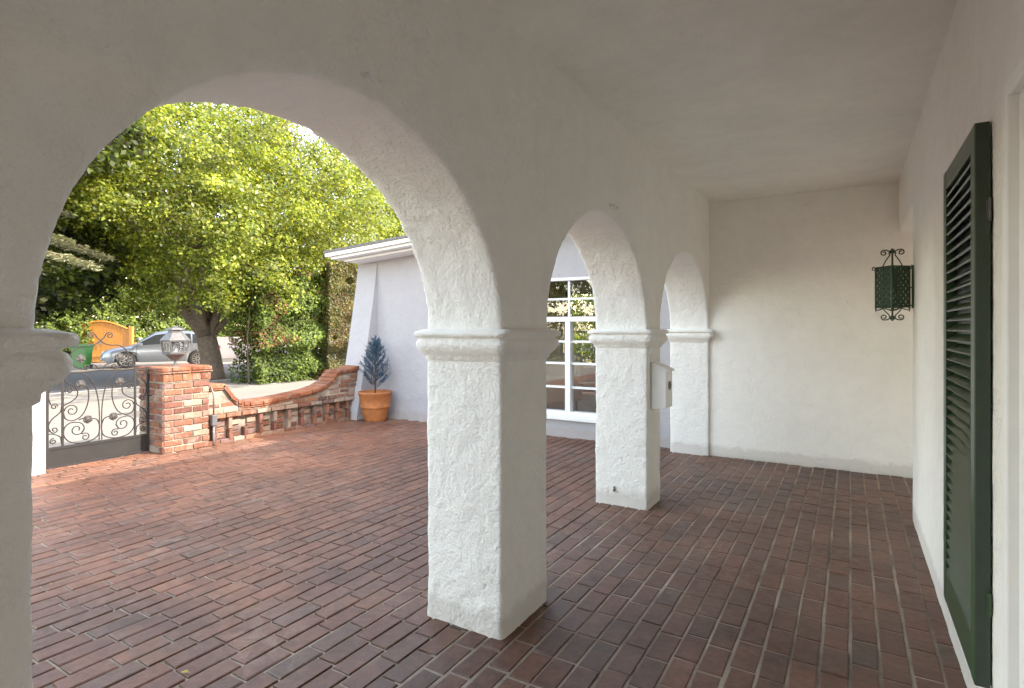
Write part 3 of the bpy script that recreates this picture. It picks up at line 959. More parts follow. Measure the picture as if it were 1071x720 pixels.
def hedge(name, label, pts, height, thick, n, lsize, palette, cat='hedge', brown=0, mat_='leaf', top_round=.3, stems=True):
    """a clipped hedge along a polyline: leaves crowded to the surface of a lumpy volume"""
    t_ = thing(name, label, cat, (pts[0][0], pts[0][1], 0))
    P0 = np.array(pts, float) - np.array(pts[0])
    seg = np.diff(P0, axis=0); ln_ = np.hypot(seg[:, 0], seg[:, 1]); cum = np.r_[0, np.cumsum(ln_)]
    s = rng.uniform(0, cum[-1], n); k = np.clip(np.searchsorted(cum, s)-1, 0, len(ln_)-1)
    tt = (s-cum[k])/ln_[k]
    base = P0[k] + seg[k]*tt[:, None]
    dirn = seg[k]/ln_[k][:, None]; nor = np.c_[-dirn[:, 1], dirn[:, 0]]
    z = rng.uniform(0, 1, n)
    lump = np.array([noise.noise(Vector((a*1.1, b*2.2, 7))) for a, b in zip(s, z*height)])
    hh = height*(1 + .28*np.array([noise.noise(Vector((a*1.6, 3, 1))) for a in s]))
    side = rng.choice([-1, 1], n)
    depth = rng.uniform(0, 1, n)**2.2
    o_ = side*(thick*.5*(1+.8*lump))*(1-depth*.8)
    top = rng.uniform(0, 1, n) < .12
    o_ = np.where(top, rng.uniform(-.5, .5, n)*thick, o_)
    zz = np.where(top, hh*(1-rng.uniform(0, .06, n)), z*hh)
    gap = np.array([noise.noise(Vector((a*2.7, b*3.2, 15))) for a, b in zip(s, zz)])
    keep = gap > -.5
    pos = np.c_[base + nor*o_[:, None], zz]
    nr = np.c_[nor*side[:, None]*.8, np.full(n, .45)] + rng.normal(0, .5, (n, 3))
    cols = leaf_cols(n, palette)
    if brown:
        bm_ = (np.array([noise.noise(Vector((a*1.2+9, b*1.4, 2))) for a, b in zip(s, zz)]) > .18) & (rng.uniform(0, 1, n) < brown)
        cols[bm_] = np.array((.075, .035, .014))*(1+rng.normal(0, .2, (bm_.sum(), 1)))
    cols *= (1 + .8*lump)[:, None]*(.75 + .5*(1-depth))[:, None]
    cols = np.clip(cols, .004, .9)
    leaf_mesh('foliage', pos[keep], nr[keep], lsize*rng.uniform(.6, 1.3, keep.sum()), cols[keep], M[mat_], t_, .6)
    mb = MB()
    for q in range(int(cum[-1]/.45)+1):
        d_ = min(cum[-1]*.999, q*.45+random.uniform(0, .2)); k_ = max(0, min(len(ln_)-1, int(np.searchsorted(cum, d_)-1)))
        b_ = P0[k_] + seg[k_]*(d_-cum[k_])/ln_[k_]
        limb(mb, (b_[0], b_[1], -.05), (b_[0]+random.gauss(0, .12), b_[1]+random.gauss(0, .12), height*.72), .03, .008, .08, 5)
    mb.build('stems', M['bark'], t_, smooth=True)
    return t_
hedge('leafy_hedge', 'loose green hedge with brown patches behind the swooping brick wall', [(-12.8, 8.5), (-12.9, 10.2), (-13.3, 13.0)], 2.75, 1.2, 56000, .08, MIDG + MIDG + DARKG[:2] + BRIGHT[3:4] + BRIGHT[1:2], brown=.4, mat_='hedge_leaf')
hedge('cypress_hedge', 'tall clipped dark cypress column beside the sloped buttress', [(-12.25, 10.5), (-11.75, 11.5)], 3.2, .85, 34000, .055, [(.040, .046, .008), (.060, .062, .011), (.026, .032, .006), (.09, .065, .016)], brown=.25)
hedge('boundary_hedge', 'bright climbing hedge above the low white wall across the street', [(-27.2, 4), (-26.6, 12), (-26.0, 26)], 3.3, 1.4, 80000, .17, MIDG + BRIGHT[3:4] + BRIGHT[1:2], mat_='hedge_leaf')
hedge('rear_hedge', 'garden hedge outside the far window of the wing', [(-7.5, 13.5), (0, 13.5)], 3.2, 1.2, 30000, .12, BRIGHT + MIDG[:1])
hedge('south_hedge', 'hedge closing the south end of the courtyard', [(-13, -8), (-2, -8)], 2.0, .9, 9000, .15, MIDG + BRIGHT[:1])

# ------------------------------------------------------------------ brick garden wall and gate pillar
BRK = [(.30, .095, .05), (.36, .13, .065), (.22, .07, .045), (.38, .19, .12), (.20, .10, .08), (.30, .10, .05)]
def bcol(pale=.12):
    c = random.choice(BRK); v = random.uniform(.6, 1.2)
    c = tuple(x*v*k_ for x, k_ in zip(c, (.54, .58, .62)))
    if random.random() < pale:
        k_ = random.uniform(.3, .7); c = tuple(a*(1-k_)+b_*k_ for a, b_ in zip(c, (.33, .27, .20)))
    return c
CAPB = [(.38, .115, .045), (.44, .15, .06), (.33, .10, .045), (.40, .16, .09)]
def ccol():
    c = random.choice(CAPB); v = random.uniform(.85, 1.1); v *= random.choice((.7, .85, 1, 1)); return tuple(x*v*k_ for x, k_ in zip(c, (.47, .42, .42)))

pil = thing('gate_pillar', 'square brick gate pillar with projecting brick cap and a lantern on it', 'pillar', (-6.59, 3.51, 0))
H = .252
mb = MB(); mb.box(-H+.008, H-.008, -H+.008, H-.008, -.03, .775); mb.build('mortar_core', M['mortar'], pil, bevel=.004)
mb = MB()
ch = .0705
def face_bricks(mb, z0, z1, H, hgt, Lb, gap, colf, protr=.010, stag=True, jitter=.003, thick=.02):
    rows = int(round((z1-z0)/hgt))
    for r in range(rows):
        z = z0 + (r+.5)*(z1-z0)/rows
        for fi, (n_, u) in enumerate(((X, Y), (-X, -Y), (Y, -X), (-Y, X))):
            s = -H + (0 if not stag or (r+fi) % 2 else -Lb*.5)
            while s < H-.01:
                a = max(s, -H); b_ = min(s+Lb, H)
                if b_-a > .035:
                    c = n_*(H-thick+protr*random.uniform(.2, .8)) + u*((a+b_)/2) + Z*(z+random.gauss(0, jitter*.5))
                    rot = random.gauss(0, .012)
                    uu = (u*math.cos(rot)+Z*math.sin(rot)); ww = n_.cross(uu)
                    mb.obox(c, uu, ww, n_, (b_-a-gap)/2, hgt/2-gap*.5, thick, colf(), ch=.004)
                s += Lb
face_bricks(mb, .0, .765, H, .0695, .21, .014, bcol)
mb.build('brickwork', M['brick'], pil)
mb = MB(); mb.box(-H-.002, H+.002, -H-.002, H+.002, .768, .935-.006); mb.build('cap_mortar', M['mortar'], pil)
mb = MB()
face_bricks(mb, .775, .857, H+.012, .082, .103, .010, ccol, .004, False, .001)
face_bricks(mb, .862, .884, H+.030, .022, .21, .008, ccol, .004, True, .001)
face_bricks(mb, .887, .932, H+.022, .045, .21, .008, ccol, .004, True, .001)
for i in range(5):
    for j in range(3):
        cx = -H-.01 + (i+.5)*(2*H+.02)/5; cy = -H-.01 + (j+.5)*(2*H+.02)/3
        mb.obox((cx, cy, .916), X, Y, Z, (2*H+.02)/10-.004, (2*H+.02)/6-.004, .02, ccol(), ch=.003)
mb.build('cap', M['brick'], pil)

# swooping wall
gw = thing('brick_garden_wall', 'low old brick wall with swooping capped top between gate pillar and white wing', 'wall', (-6.52, 3.78, 0))
ctrl = [(0.0, .70), (.22, .70), (.24, .66), (.30, .56), (.40, .475), (.55, .445), (.80, .452), (1.1, .475), (1.4, .50), (1.62, .535), (1.78, .60), (1.88, .69), (1.93, .755), (2.14, .755), (2.16, .80), (2.33, .80)]
def capz(s):
    for (a, za), (b_, zb_) in zip(ctrl, ctrl[1:]):
        if a <= s <= b_:
            t_ = (s-a)/(b_-a); return za + (zb_-za)*t_
    return ctrl[-1][1]
WL = 2.33; XF = .12
ss = [WL*i/70 for i in range(71)]
mb = MB()
poly = [(s, capz(s)-.045) for s in ss]
mb.prism([(0, .345)] + poly + [(WL, .345)], lambda a, b, d: (d, a, b), -XF, XF-.008)
mb.box(-XF, XF-.078, .001, WL-.001, -.03, .344)
mb.build('mortar_core', M['mortar'], gw)
mb = MB()
r = 0; z = .35
while z < .8:
    s = random.uniform(-.15, 0)
    while s < WL:
        L = random.uniform(.17, .22)
        a, b_ = max(s, .005), min(s+L, WL-.005)
        if b_-a > .05:
            top = min(capz(a), capz(b_), capz((a+b_)/2)) - .075
            if z + .03 < top+.02 and random.random() > .06:
                pr_ = random.uniform(-.006, .007)
                rot = random.gauss(0, .02); uu = Y*math.cos(rot)+Z*math.sin(rot)
                mb.obox((XF-.02+pr_, (a+b_)/2, z+.026+random.gauss(0, .003)), uu, X.cross(uu), X, (b_-a)/2-.009, .0255+random.uniform(-.003, .002), .02, bcol(.35), ch=.005)
        s += L
    z += .069
# lower zone: soldier bricks standing proud of deep pockets
z0_, z1_ = .05, .345
s = .06
while s < WL-.05:
    for kk in range(2):
        if random.random() > .12:
            mb.obox((XF-.035+random.uniform(-.008, .006), s+.03, .085+.1*kk*1.35+random.gauss(0, .005)), Y, Z, X, .024, .062, .035, bcol(.2), ch=.006)
    for q in range(4):
        if random.random() > .18:
            mb.obox((XF-.068+random.uniform(-.012, .006), s+.125, .07+q*.072), Y, Z, X, .058, .026, .02, bcol(.15), ch=.004)
    s += .205 + random.uniform(-.01, .01)
s = .02
while s < WL:
    mb.obox((XF-.02+random.uniform(-.003, .008), s+.1, .318), Y, Z, X, .094, .024, .03, bcol(.4), ch=.005); s += .205
s = .0
while s < WL-.02:
    L = random.uniform(.14, .21); L = min(L, WL-s)
    mb.obox((XF-.035+random.uniform(-.006, .008), s+L/2, .012), Y, Z, X, L/2-.006, .025, .035, bcol(.4), ch=.005); s += L
mb.build('brickwork', M['brick'], gw)
# cap: bricks laid along the curve in two courses
def cap_course(mb, zoff, thick, over, stepf, colf):
    acc = 0; N_ = 700
    pts = [(WL*i/N_, capz(WL*i/N_)+zoff) for i in range(N_+1)]
    i = 0
    while i < N_:
        j = i; L = stepf(pts[i][0])
        d = 0
        while j < N_ and d < L:
            d += math.dist(pts[j], pts[j+1]); j += 1
        p, q = Vector((0, *pts[i])), Vector((0, *pts[j]))
        u = (q-p).normalized(); n_ = X.cross(u)
        c = (p+q)/2 - n_*thick/2
        mb.obox((0, c.y, c.z), X, u, n_, XF+over, max(.01, (q-p).length/2-.004), thick/2, colf(), ch=.005)
        i = j
mb = MB()
stp = lambda s: .075 if (.22 < s < .5 or 1.6 < s < 1.95) else random.uniform(.17, .21)
cap_course(mb, .0, .042, .030, stp, ccol)
cap_course(mb, -.045, .022, .016, stp, ccol)
mb.build('cap', M['brick'], gw)

# electrical box between pillar and wall
eb = thing('electrical_box', 'small grey electrical box on a conduit at the joint of pillar and wall', 'electrical box', (-6.335, 3.80, 0))
mb = MB(); mb.box(-.0, .05, -.03, .03, .24, .36); mb.build('box', M['conduit'], eb, bevel=.004)
mb = MB(); mb.tube([(-.05, 0, .7), (-.02, 0, .66), (.02, 0, .6), (.022, 0, .361)], .010, 8); mb.tube([(.022, 0, .239), (.022, 0, .06), (.02, 0, 0)], .012, 8); mb.build('conduit', M['conduit'], eb, smooth=True)

# white post at the other side of the gate
wp = thing('gate_post', 'white stucco gate post at the left of the iron gate', 'post', (-6.60, 2.12, 0))
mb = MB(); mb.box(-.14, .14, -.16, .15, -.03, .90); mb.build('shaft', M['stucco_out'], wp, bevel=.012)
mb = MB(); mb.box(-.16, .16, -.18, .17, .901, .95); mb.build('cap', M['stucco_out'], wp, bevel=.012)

# pillar lantern
pl_ = thing('pillar_lantern', 'hexagonal grey metal lantern standing on the brick gate pillar', 'lantern', (-6.56, 3.50, .935))
def hexring(r, z, rot=R(12)): return [(r*math.cos(rot+PI/3*i), r*math.sin(rot+PI/3*i), z) for i in range(6)]
def hexloft(mb, rz_):
    rings = [hexring(r, z) for r, z in rz_]
    vs = [p for q in rings for p in q]; fs = []
    for i in range(len(rings)-1):
        for k_ in range(6): fs.append((i*6+k_, i*6+(k_+1) % 6, (i+1)*6+(k_+1) % 6, (i+1)*6+k_))
    fs.append(tuple(range(6))[::-1]); fs.append(tuple((len(rings)-1)*6+k_ for k_ in range(6)))
    mb.add(vs, fs)
mb = MB(); mb.lathe([(.045, 0), (.045, .012), (.015, .02), (.013, .06), (.02, .07)], 12); hexloft(mb, [(.04, .065), (.095, .125), (.128, .135), (.128, .145), (.112, .15)])
mb.build('base', M['pewter'], pl_)
mb = MB()
lo, hi = hexring(.118, .148), hexring(.142, .285)
for k_ in range(6): mb.tube([lo[k_], hi[k_]], .008, 6)
for rg in (hexring(.119, .155), hexring(.14, .28)):
    for k_ in range(6): mb.tube([rg[k_], rg[(k_+1) % 6]], .007, 6)
for k_ in range(6):      # raised centre frame on every pane
    a0, a1, b0, b1 = [Vector(v) for v in (lo[k_], lo[(k_+1) % 6], hi[k_], hi[(k_+1) % 6])]
    def pt(u_, v_): return a0.lerp(a1, u_).lerp(b0.lerp(b1, u_), v_)
    q4 = [pt(.32, .22), pt(.68, .22), pt(.68, .8), pt(.32, .8)]
    for e in range(4): mb.tube([q4[e], q4[(e+1) % 4]], .004, 5)
mb.build('cage', M['pewter'], pl_)
mb = MB(); hexloft(mb, [(.112, .15), (.134, .28)]); mb.build('glass', M['lamp_glass'], pl_)
mb = MB(); hexloft(mb, [(.150, .284), (.152, .292), (.085, .375), (.072, .378), (.072, .405), (.098, .410), (.088, .425), (.03, .438), (.012, .452)])
mb.build('cap', M['pewter'], pl_)
mb = MB(); mb.lathe([(.02, .15), (.02, .21), (.012, .23), (.002, .24)], 10); mb.build('candle', M['trim'], pl_)

# ------------------------------------------------------------------ wrought iron gate
gt = thing('iron_gate', 'grey wrought iron scroll gate with solid kick panel beside the brick pillar', 'gate', (-6.60, 2.775, 0))
GH = .452
mb = MB()
for s in (-1, 1):
    mb.box(-.013, .013, s*GH-.013, s*GH+.013, .02, .94)
    mb.box(-.009, .009, s*.325-.009, s*.325+.009, .20, .935)
    mb.box(-.008, .008, min(s*.325+s*.0095, s*GH-s*.0135), max(s*.325+s*.0095, s*GH-s*.0135), .915, .931)
mb.box(-.012, .012, -GH+.0135, GH-.0135, .185, .209)
mb.box(-.012, .012, -GH+.0135, GH-.0135, .018, .038)
# top rail between the inner bars, dipping towards the centre
mb.tube([(0, -.315, .925), (0, -.18, .915), (0, 0, .93), (0, .18, .915), (0, .315, .925)], .008, 6)
mb.build('frame', M['iron'], gt)
mb = MB(); mb.box(-.004, .004, -GH+.0135, GH-.0135, .0385, .1845); mb.build('kick_panel', M['kick'], gt)
mb = MB()
RB = .0062
def curve(pts2, s, r=RB, x=0.0):
    # Catmull-Rom through (y, z)
    P_ = [Vector((x, s*a, b_)) for a, b_ in pts2]; out = []
    for i in range(len(P_)-1):
        p0 = P_[max(i-1, 0)]; p1 = P_[i]; p2 = P_[i+1]; p3 = P_[min(i+2, len(P_)-1)]
        for q in range(6):
            t_ = q/6
            out.append(.5*((2*p1) + (-p0+p2)*t_ + (2*p0-5*p1+4*p2-p3)*t_*t_ + (-p0+3*p1-3*p2+p3)*t_**3))
    out.append(P_[-1]); mb.tube(out, r, 6)
def sp(c, r0, r1, a0, turns, s, sgn, x=0.0):
    mb.tube([(x, s*u, v) for u, v in spiral(c, r0, r1, R(a0), turns, 26, sgn)], RB*.95, 6)
for s in (-1, 1):
    x_ = .0
    # long strands rising from the bottom centre and opening outwards at the top
    curve([(.012, .215), (.010, .45), (.020, .62), (.055, .78), (.11, .87), (.18, .915)], s)
    # big lower scroll round the rosette
    curve([(.008, .36), (.02, .27), (.08, .225), (.17, .213), (.26, .235), (.312, .30), (.31, .38), (.26, .425), (.19, .42)], s)
    sp((.205, .352), .07, .016, 100, 1.35, s, 1)
    curve([(.008, .36), (.03, .425), (.08, .445), (.115, .43)], s)
    sp((.135, .268), .040, .010, 60, 1.3, s, 1)
    curve([(.14, .355), (.165, .31), (.155, .30)], s)
    # middle S scroll hanging from the upper rosette
    curve([(.165, .800), (.115, .76), (.105, .66), (.125, .56), (.17, .48), (.24, .445), (.30, .47), (.317, .53)], s)
    sp((.25, .545), .062, .014, 0, 1.4, s, 1)
    curve([(.115, .43), (.15, .455), (.19, .445)], s)
    # upper outer scroll
    curve([(.317, .60), (.22, .66), (.20, .72), (.225, .78), (.29, .83), (.318, .88)], s)
    sp((.27, .745), .036, .009, -30, 1.3, s, 1)
    # narrow side column
    curve([(.332, .60), (.345, .54), (.41, .48), (.438, .42), (.425, .36)], s)
    sp((.392, .375), .033, .008, 0, 1.3, s, -1)
    curve([(.438, .34), (.40, .335), (.345, .30), (.335, .24)], s)
    sp((.400, .265), .030, .008, 100, 1.3, s, -1)
    sp((.392, .60), .030, .008, 180, 1.3, s, -1)
    curve([(.332, .90), (.36, .84), (.42, .78), (.438, .70), (.42, .62)], s)
    sp((.385, .845), .030, .008, 0, 1.3, s, 1)
    # crest
    curve([(.0, 1.235), (.03, 1.205), (.09, 1.185), (.17, 1.18), (.23, 1.14), (.26, 1.07), (.24, 1.0), (.18, .955), (.12, .94)], s)
    curve([(.0, 1.235), (-.03+.06, 1.262), (.05, 1.30)], s)
    sp((.082, 1.285), .034, .008, 160, 1.4, s, -1)
    sp((.285, .99), .036, .009, 180, 1.4, s, 1)
    curve([(.26, 1.05), (.31, 1.06), (.325, 1.0), (.318, .93)], s)
    sp((.12, .965), .028, .007, -90, 1.2, s, 1)
    curve([(.02, .94), (.05, .985), (.10, .995)], s)
mb.build('scrollwork', M['iron'], gt, smooth=True)
for s in (-1, 1):
    for (u, v) in ((.115, .44), (.175, .80), (.175, 1.055)):
        mb = MB(); mb.lathe([(0, -.016), (.03, -.012), (.042, -.002), (.040, .004), (.028, .006), (.022, .014), (.010, .018), (0, .019)], 10)
        for k_ in range(5):
            a = 2*PI*k_/5; mb.obox((.026*math.cos(a), .026*math.sin(a), .008), Vector((math.cos(a), math.sin(a), 0)), Vector((-math.sin(a), math.cos(a), 0)), Z, .016, .008, .005, ch=.003)
        o = mb.build('rosette', M['rosette'], gt); o.location = (.004, s*u, v); o.rotation_euler = (0, R(90), 0)
mb = MB(); mb.tube([(.0, .465, .62), (.02, .50, .62), (.02, .535, .62)], .006, 6); mb.tube([(.03, .535, .62), (.032, .52, .40), (.014, .47, .36)], .005, 6); mb.build('latch', M['iron'], gt)
mb = MB(); mb.tube([(.0, -.47, .10), (0, -.47, .17)], .014, 8); mb.build('hinge', M['pewter'], gt)

# ------------------------------------------------------------------ potted plant
pot = thing('plant_pot', 'orange terracotta pot with a raised band beside the white buttress', 'plant pot', (-6.02, 6.085, 0))
mb = MB(); mb.lathe([(.150, 0), (.158, .02), (.178, .08), (.200, .16), (.208, .20), (.214, .205), (.214, .217), (.209, .222), (.224, .30), (.236, .385), (.246, .395), (.250, .425), (.242, .436), (.226, .434), (.222, .40), (.21, .36), (0, .36)], 48)
mb.build('body', M['terracotta'], pot, smooth=True)
mb = MB(); mb.lathe([(0, .355), (.208, .362), (.1, .378), (0, .385)], 32); mb.build('soil', M['soil'], pot)
pp = thing('spiky_shrub', 'small blue green spiky conifer like shrub growing in the terracotta pot', 'plant', (-6.02, 6.085, .38))
mb = MB(); P = []; D = []
mb.tube([(0, 0, 0), (.005, 0, .3), (0, .005, .78)], [.013, .010, .004], 8)
br = []
for q in range(46):
    t_ = q/45
    h = .10 + .62*t_; a = q*2.399; L = .25*(1-t_)**.75 + .05
    if t_ < .12: L *= .85
    d0 = Vector((math.cos(a), math.sin(a), .55+.5*t_)).normalized()
    pts = [Vector((0, 0, h)) + d0*L*s/5 + Z*(.05*(s/5)**2) for s in range(6)]
    mb.tube(pts, [.005-.0006*s for s in range(6)], 5); br.append(pts)
br.append([Vector((0, 0, .70+.03*s)) for s in range(6)])
mb.build('stem', M['bark'], pp, smooth=True)
mb = MB()
for pts in br:
    for q in range(40):
        t_ = random.uniform(.15, 1)*5; i = min(4, int(t_)); c = pts[i].lerp(pts[i+1], t_-i)
        ax = (pts[5]-pts[0]).normalized()
        sd_ = Vector((random.gauss(0, 1), random.gauss(0, 1), random.gauss(0, .8))); sd_ = (sd_-ax*sd_.dot(ax)).normalized()
        d = (ax*1.1 + sd_*.62 + Z*.15).normalized(); L = random.uniform(.05, .095)
        wv = d.cross(Vector((random.gauss(0, 1), random.gauss(0, 1), random.gauss(0, 1)))).normalized()*.0042
        k_ = random.random(); col = [(.012, .040, .075), (.018, .060, .11), (.008, .026, .045), (.045, .085, .16)][int(k_*4)]
        mb.add([c-wv*.5, c+wv*.5, c+d*L*.55+wv, c+d*L, c+d*L*.55-wv], [(0, 1, 2, 3, 4)], col)
mb.build('needles', M['needle'], pp, fix=False)

# ------------------------------------------------------------------ across the street
def make_car(name, label, loc, rz_, paint, group=None):
    """front towards +x"""
    t_ = thing(name, label, 'car', loc, rz_, group)
    L = 4.55; xs = sorted(set([-L/2 + L*i/46 for i in range(47)]))
    wf, wr, R_ = 1.38, -1.32, .40
    def hood(x):     # top outline of lower body
        pr_ = [(-2.275, .62), (-2.22, .95), (-1.9, 1.02), (-1.0, 1.0), (.6, .98), (1.2, .95), (1.8, .86), (2.12, .76), (2.275, .56)]
        return np.interp(x, *zip(*pr_))
    def roofz(x):
        pr_ = [(-2.275, .62), (-2.24, .96), (-2.05, 1.22), (-1.7, 1.48), (-1.0, 1.60), (-.2, 1.62), (.3, 1.54), (1.15, .965), (1.8, .865), (2.12, .765), (2.275, .56)]
        return np.interp(x, *zip(*pr_))
    def wid(x): return np.interp(x, [-2.275, -2.1, -1.4, 1.3, 1.9, 2.275], [.78, .89, .93, .93, .86, .66])
    def sill(x):
        z = .24 if abs(x) < 2.1 else .34
        for wc in (wf, wr):
            d = abs(x-wc)
            if d < R_: z = max(z, .33 + math.sqrt(R_*R_-d*d))
        return z
    for wc in (wf, wr):
        for a in np.linspace(0, PI, 13): xs.append(wc+R_*math.cos(a)*.999)
    xs = sorted(xs)
    rings = []
    for x in xs:
        w_ = wid(x); sl = sill(x); hz = max(hood(x), sl+.03); rzz = roofz(x)
        cab = max(0, rzz-hz)
        tw = w_*.93 - cab*.34
        half = [(w_*.96, sl), (w_, min(hz-.02, sl+.12 if sl < .5 else sl+.02)), (w_*1.0, max(hz-.22, sl+.025)), (w_*.95, hz), (tw + .02 if cab > .02 else w_*.8, hz+cab*.93), (tw*.75 if cab > .02 else w_*.5, rzz+.012), (0, rzz+.02)]
        rings.append([(x, -a, b_) for a, b_ in half] + [(x, a, b_) for a, b_ in half[-2::-1]])
    n = len(rings[0]); mb = MB(); vs = [p for r_ in rings for p in r_]; fs = []
    for i in range(len(rings)-1):
        for k_ in range(n-1): fs.append((i*n+k_, i*n+k_+1, (i+1)*n+k_+1, (i+1)*n+k_))
    fs.append(tuple(range(n))); fs.append(tuple((len(rings)-1)*n+k_ for k_ in range(n))[::-1])
    mb.add(vs, fs); mb.build('body', paint, t_, smooth=True)
    def sidept(x, f, s):
        w_ = wid(x); hz = hood(x); rzz = roofz(x); cab = max(0, rzz-hz); tw = w_*.93-cab*.34+.02
        return (x, s*(w_*.95+(tw-w_*.95)*f+.008), hz+cab*.93*f)
    for s in (-1, 1):
        for a, b_ in ((-1.85, -1.12), (-1.06, -.18), (-.12, .98)):
            mb = MB(); g = [a+(b_-a)*i/10 for i in range(11)]
            vs = [sidept(x, .08, s) for x in g] + [sidept(x, .88, s) for x in g]
            mb.add(vs, [(i, i+1, 12+i, 11+i) for i in range(10)]); mb.build('side_window', M['car_glass'], t_, smooth=True)
        mb = MB(); mb.obox((.88, s*.98, 1.03), X, Y, Z, .09, .09, .06, ch=.02); mb.build('mirror', paint, t_, bevel=.02)
        mb = MB(); mb.obox((2.10, s*.62, .66), Vector((.75, s*.66, 0)).normalized(), Vector((-s*.66, .75, 0)).normalized()*1, Z, .05, .14, .055, ch=.01); mb.build('headlight', M['lens'], t_, bevel=.01)
        mb = MB(); mb.obox((-2.2, s*.68, .86), X, Y, Z, .06, .16, .07, ch=.01); mb.build('tail_light', M['red_lens'], t_, bevel=.01)
        for x in (-1.09, -.15, 1.0):
            mb = MB(); mb.tube([(x, s*(wid(x)*1.002), .30), (x, s*(wid(x)+.002), .78), (x, s*(wid(x)*.955), hood(x)-.01)], .006, 4); mb.build('door_seam', M['dark_recess'], t_)
    for (a, b_, nm) in ((.36, 1.12, 'windscreen'), (-2.16, -1.78, 'rear_window')):
        mb = MB(); g = [a+(b_-a)*i/6 for i in range(7)]
        vs = [(x, s*(wid(x)*.93-max(0, roofz(x)-hood(x))*.34)*.86, roofz(x)+.022) for x in g for s in (-1, 1)]
        mb.add(vs, [(2*i, 2*i+1, 2*i+3, 2*i+2) for i in range(6)]); mb.build(nm, M['car_glass'], t_)
    mb = MB(); mb.box(2.215, 2.27, -.42, .42, .36, .60); mb.build('grille', M['dark_recess'], t_, bevel=.02)
    for wc in (wf, wr):
        for s in (-1, 1):
            wt = MB(); wt.lathe([(.235, -.11), (.32, -.115), (.352, -.08), (.355, 0), (.352, .08), (.32, .115), (.235, .11), (.235, -.11)], 32, caps=False)
            o = wt.build('wheel', M['tyre'], t_, smooth=True); o.location = (wc, s*.81, .355); o.rotation_euler = (R(90), 0, 0)
            rm = MB(); rm.lathe([(0, .05), (.05, .10), (.06, .075), (.07, .05)], 16)
            for k_ in range(10):
                a = 2*PI*k_/10; rm.obox((.14*math.cos(a), .14*math.sin(a), .08), Vector((math.cos(a), math.sin(a), 0)), Vector((-math.sin(a), math.cos(a), 0)), Z, .095, .016, .012)
                rm.obox((.14*math.cos(a), .14*math.sin(a), -.08), Vector((math.cos(a), math.sin(a), 0)), Vector((-math.sin(a), math.cos(a), 0)), Z, .095, .016, .012)
            rr_ = [(.225+.013*math.cos(b_), .013*math.sin(b_)) for b_ in (0,)]
            for zz in (.095, -.095): rm.tube([(.228*math.cos(2*PI*q/28), .228*math.sin(2*PI*q/28), zz) for q in range(29)], .014, 6)
            rm.build('rim', M['rim'], o)
            dk = MB(); dk.lathe([(0, .0), (.23, .0), (.23, .01), (0, .012)], 20); dk.build('brake_disc', M['dark_recess'], o)
    mb = MB(); mb.box(-2.0, 2.0, -.78, .78, .26, .5); mb.build('underbody', M['dark_recess'], t_)
    return t_
make_car('parked_car', 'silver blue crossover car parked side on across the street', (-21.519, 11.029, .0), R(-114), M['silver'], 'cars parked across the street').scale = (.80, .80, .80)
make_car('parked_car', 'white car glimpsed through the gaps of the leafy hedge', (-21.9, 18.2, .0), R(-92), M['white_car'], 'cars parked across the street')

# orange timber gate
d_ = Vector((1.66, 1.0, 0)); ang = math.atan2(d_.y, d_.x)
og = thing('timber_gate', 'orange stained timber gate with arched top across the street', 'gate', (-25.55, 10.75, 0), ang)
hwG = 1.15
def topz(u): return 1.28 + .36*math.cos(u/hwG*PI*.46)**1.1
n = 20
for i in range(n):
    a = -hwG+.01+ (2*hwG-.02)*i/n; b_ = a + (2*hwG-.02)/n - .008
    if i == 0: mb = MB()
    mb.prism([(a, .05), (b_, .05), (b_, topz(b_)), (a, topz(a))], lambda p, q, d: (p, d, q), -.015, .015)
mb.build('board_panel', M['orange_wood'], og)
mb = MB(); mb.box(-hwG-.13, -hwG-.001, -.06, .06, 0, 1.38); mb.build('post', M['orange_wood'], og, bevel=.01)
mb = MB(); mb.box(hwG+.001, hwG+.13, -.06, .06, 0, 1.45); mb.build('post', M['orange_wood'], og, bevel=.01)
mb = MB(); mb.tube([(u, -.02, topz(u)+.02) for u in np.linspace(-hwG, hwG, 21)], .035, 6); mb.box(-hwG, hwG, -.045, -.016, .25, .37); mb.build('top_rail', M['orange_wood'], og)
mb = MB(); mb.box(-.05, .05, -.06, -.047, .72, .86); mb.build('latch', M['grille'], og)

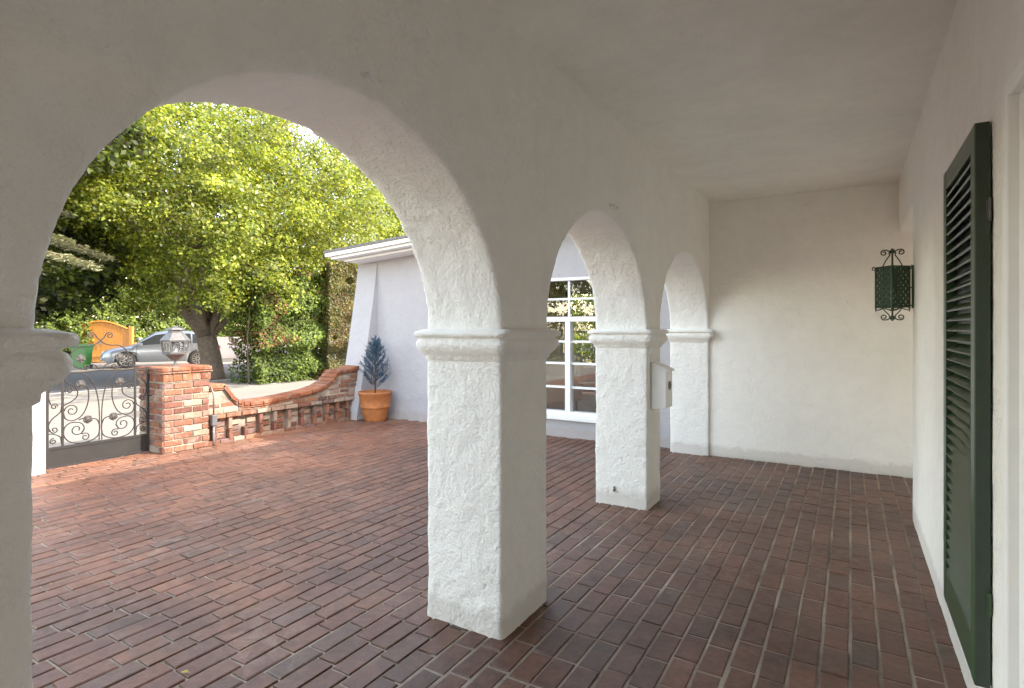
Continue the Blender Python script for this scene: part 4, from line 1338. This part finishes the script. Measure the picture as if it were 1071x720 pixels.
bn = thing('wheelie_bin', 'bright green wheeled rubbish bin standing across the street', 'bin', (-22.35, 8.85, 0), R(-60))
mb = MB()
lv = [(.22, .25, .06), (.25, .29, .5), (.28, .33, .93), (.31, .36, .935), (.31, .36, .97)]
vs = []
for a, b_, z in lv: vs += [(-a, -b_, z), (a, -b_, z), (a, b_, z), (-a, b_, z)]
fs = [(0, 3, 2, 1), (16, 17, 18, 19)]
for i in range(4):
    for k_ in range(4): fs.append((i*4+k_, i*4+(k_+1) % 4, (i+1)*4+(k_+1) % 4, (i+1)*4+k_))
mb.add(vs, fs); mb.build('body', M['bin'], bn, bevel=.015)
mb = MB(); mb.prism([(-.32, .975), (.33, .975), (.33, 1.0), (.1, 1.06), (-.32, 1.05)], lambda a, b, d: (a, d, b), -.37, .37); mb.build('lid', M['bin'], bn, bevel=.015)
mb = MB(); mb.tube([(-.31, -.26, .98), (-.38, -.26, 1.0), (-.38, .26, 1.0), (-.31, .26, .98)], .016, 8); mb.build('handle', M['bin'], bn)
for s in (-1, 1):
    mb = MB(); mb.lathe([(0, -.03), (.09, -.03), (.1, 0), (.09, .03), (0, .03)], 18); o = mb.build('wheel', M['tyre'], bn); o.location = (-.24, s*.24, .1); o.rotation_euler = (R(90), 0, 0)
bn.scale = (.72, .72, .80)

mb = MB(); mb.box(-.1, .1, -.0, 14.5, -.02, .92); mb.box(-.13, .13, -.02, 14.52, .921, .98)
o = mb.build('low_wall', M['stucco_out'], bevel=.01); o.location = (-25.1, 11.9, 0)
tag(o, 'low white boundary wall behind the parked silver car', 'wall')

# a few dry leaves blown onto the paving
lm = plain('dry_leaf', (.30, .20, .03), .8, var=.4, scale=60)
for q in range(16):
    x, y = random.uniform(-5.8, -2.2), random.uniform(1.2, 5.6)
    mb = MB(); L = random.uniform(.012, .022)
    mb.add([(-L, 0, .002), (0, L*.5, .006), (L, 0, .001), (0, -L*.5, .007)], [(0, 1, 2, 3)])
    o = mb.build('fallen_leaf', lm); o.location = (x, y, .004); o.rotation_euler = (0, 0, random.uniform(0, 6))
    tag(o, 'tiny dry yellow leaf lying on the courtyard bricks', 'leaf', 'dry leaves scattered on the courtyard bricks')
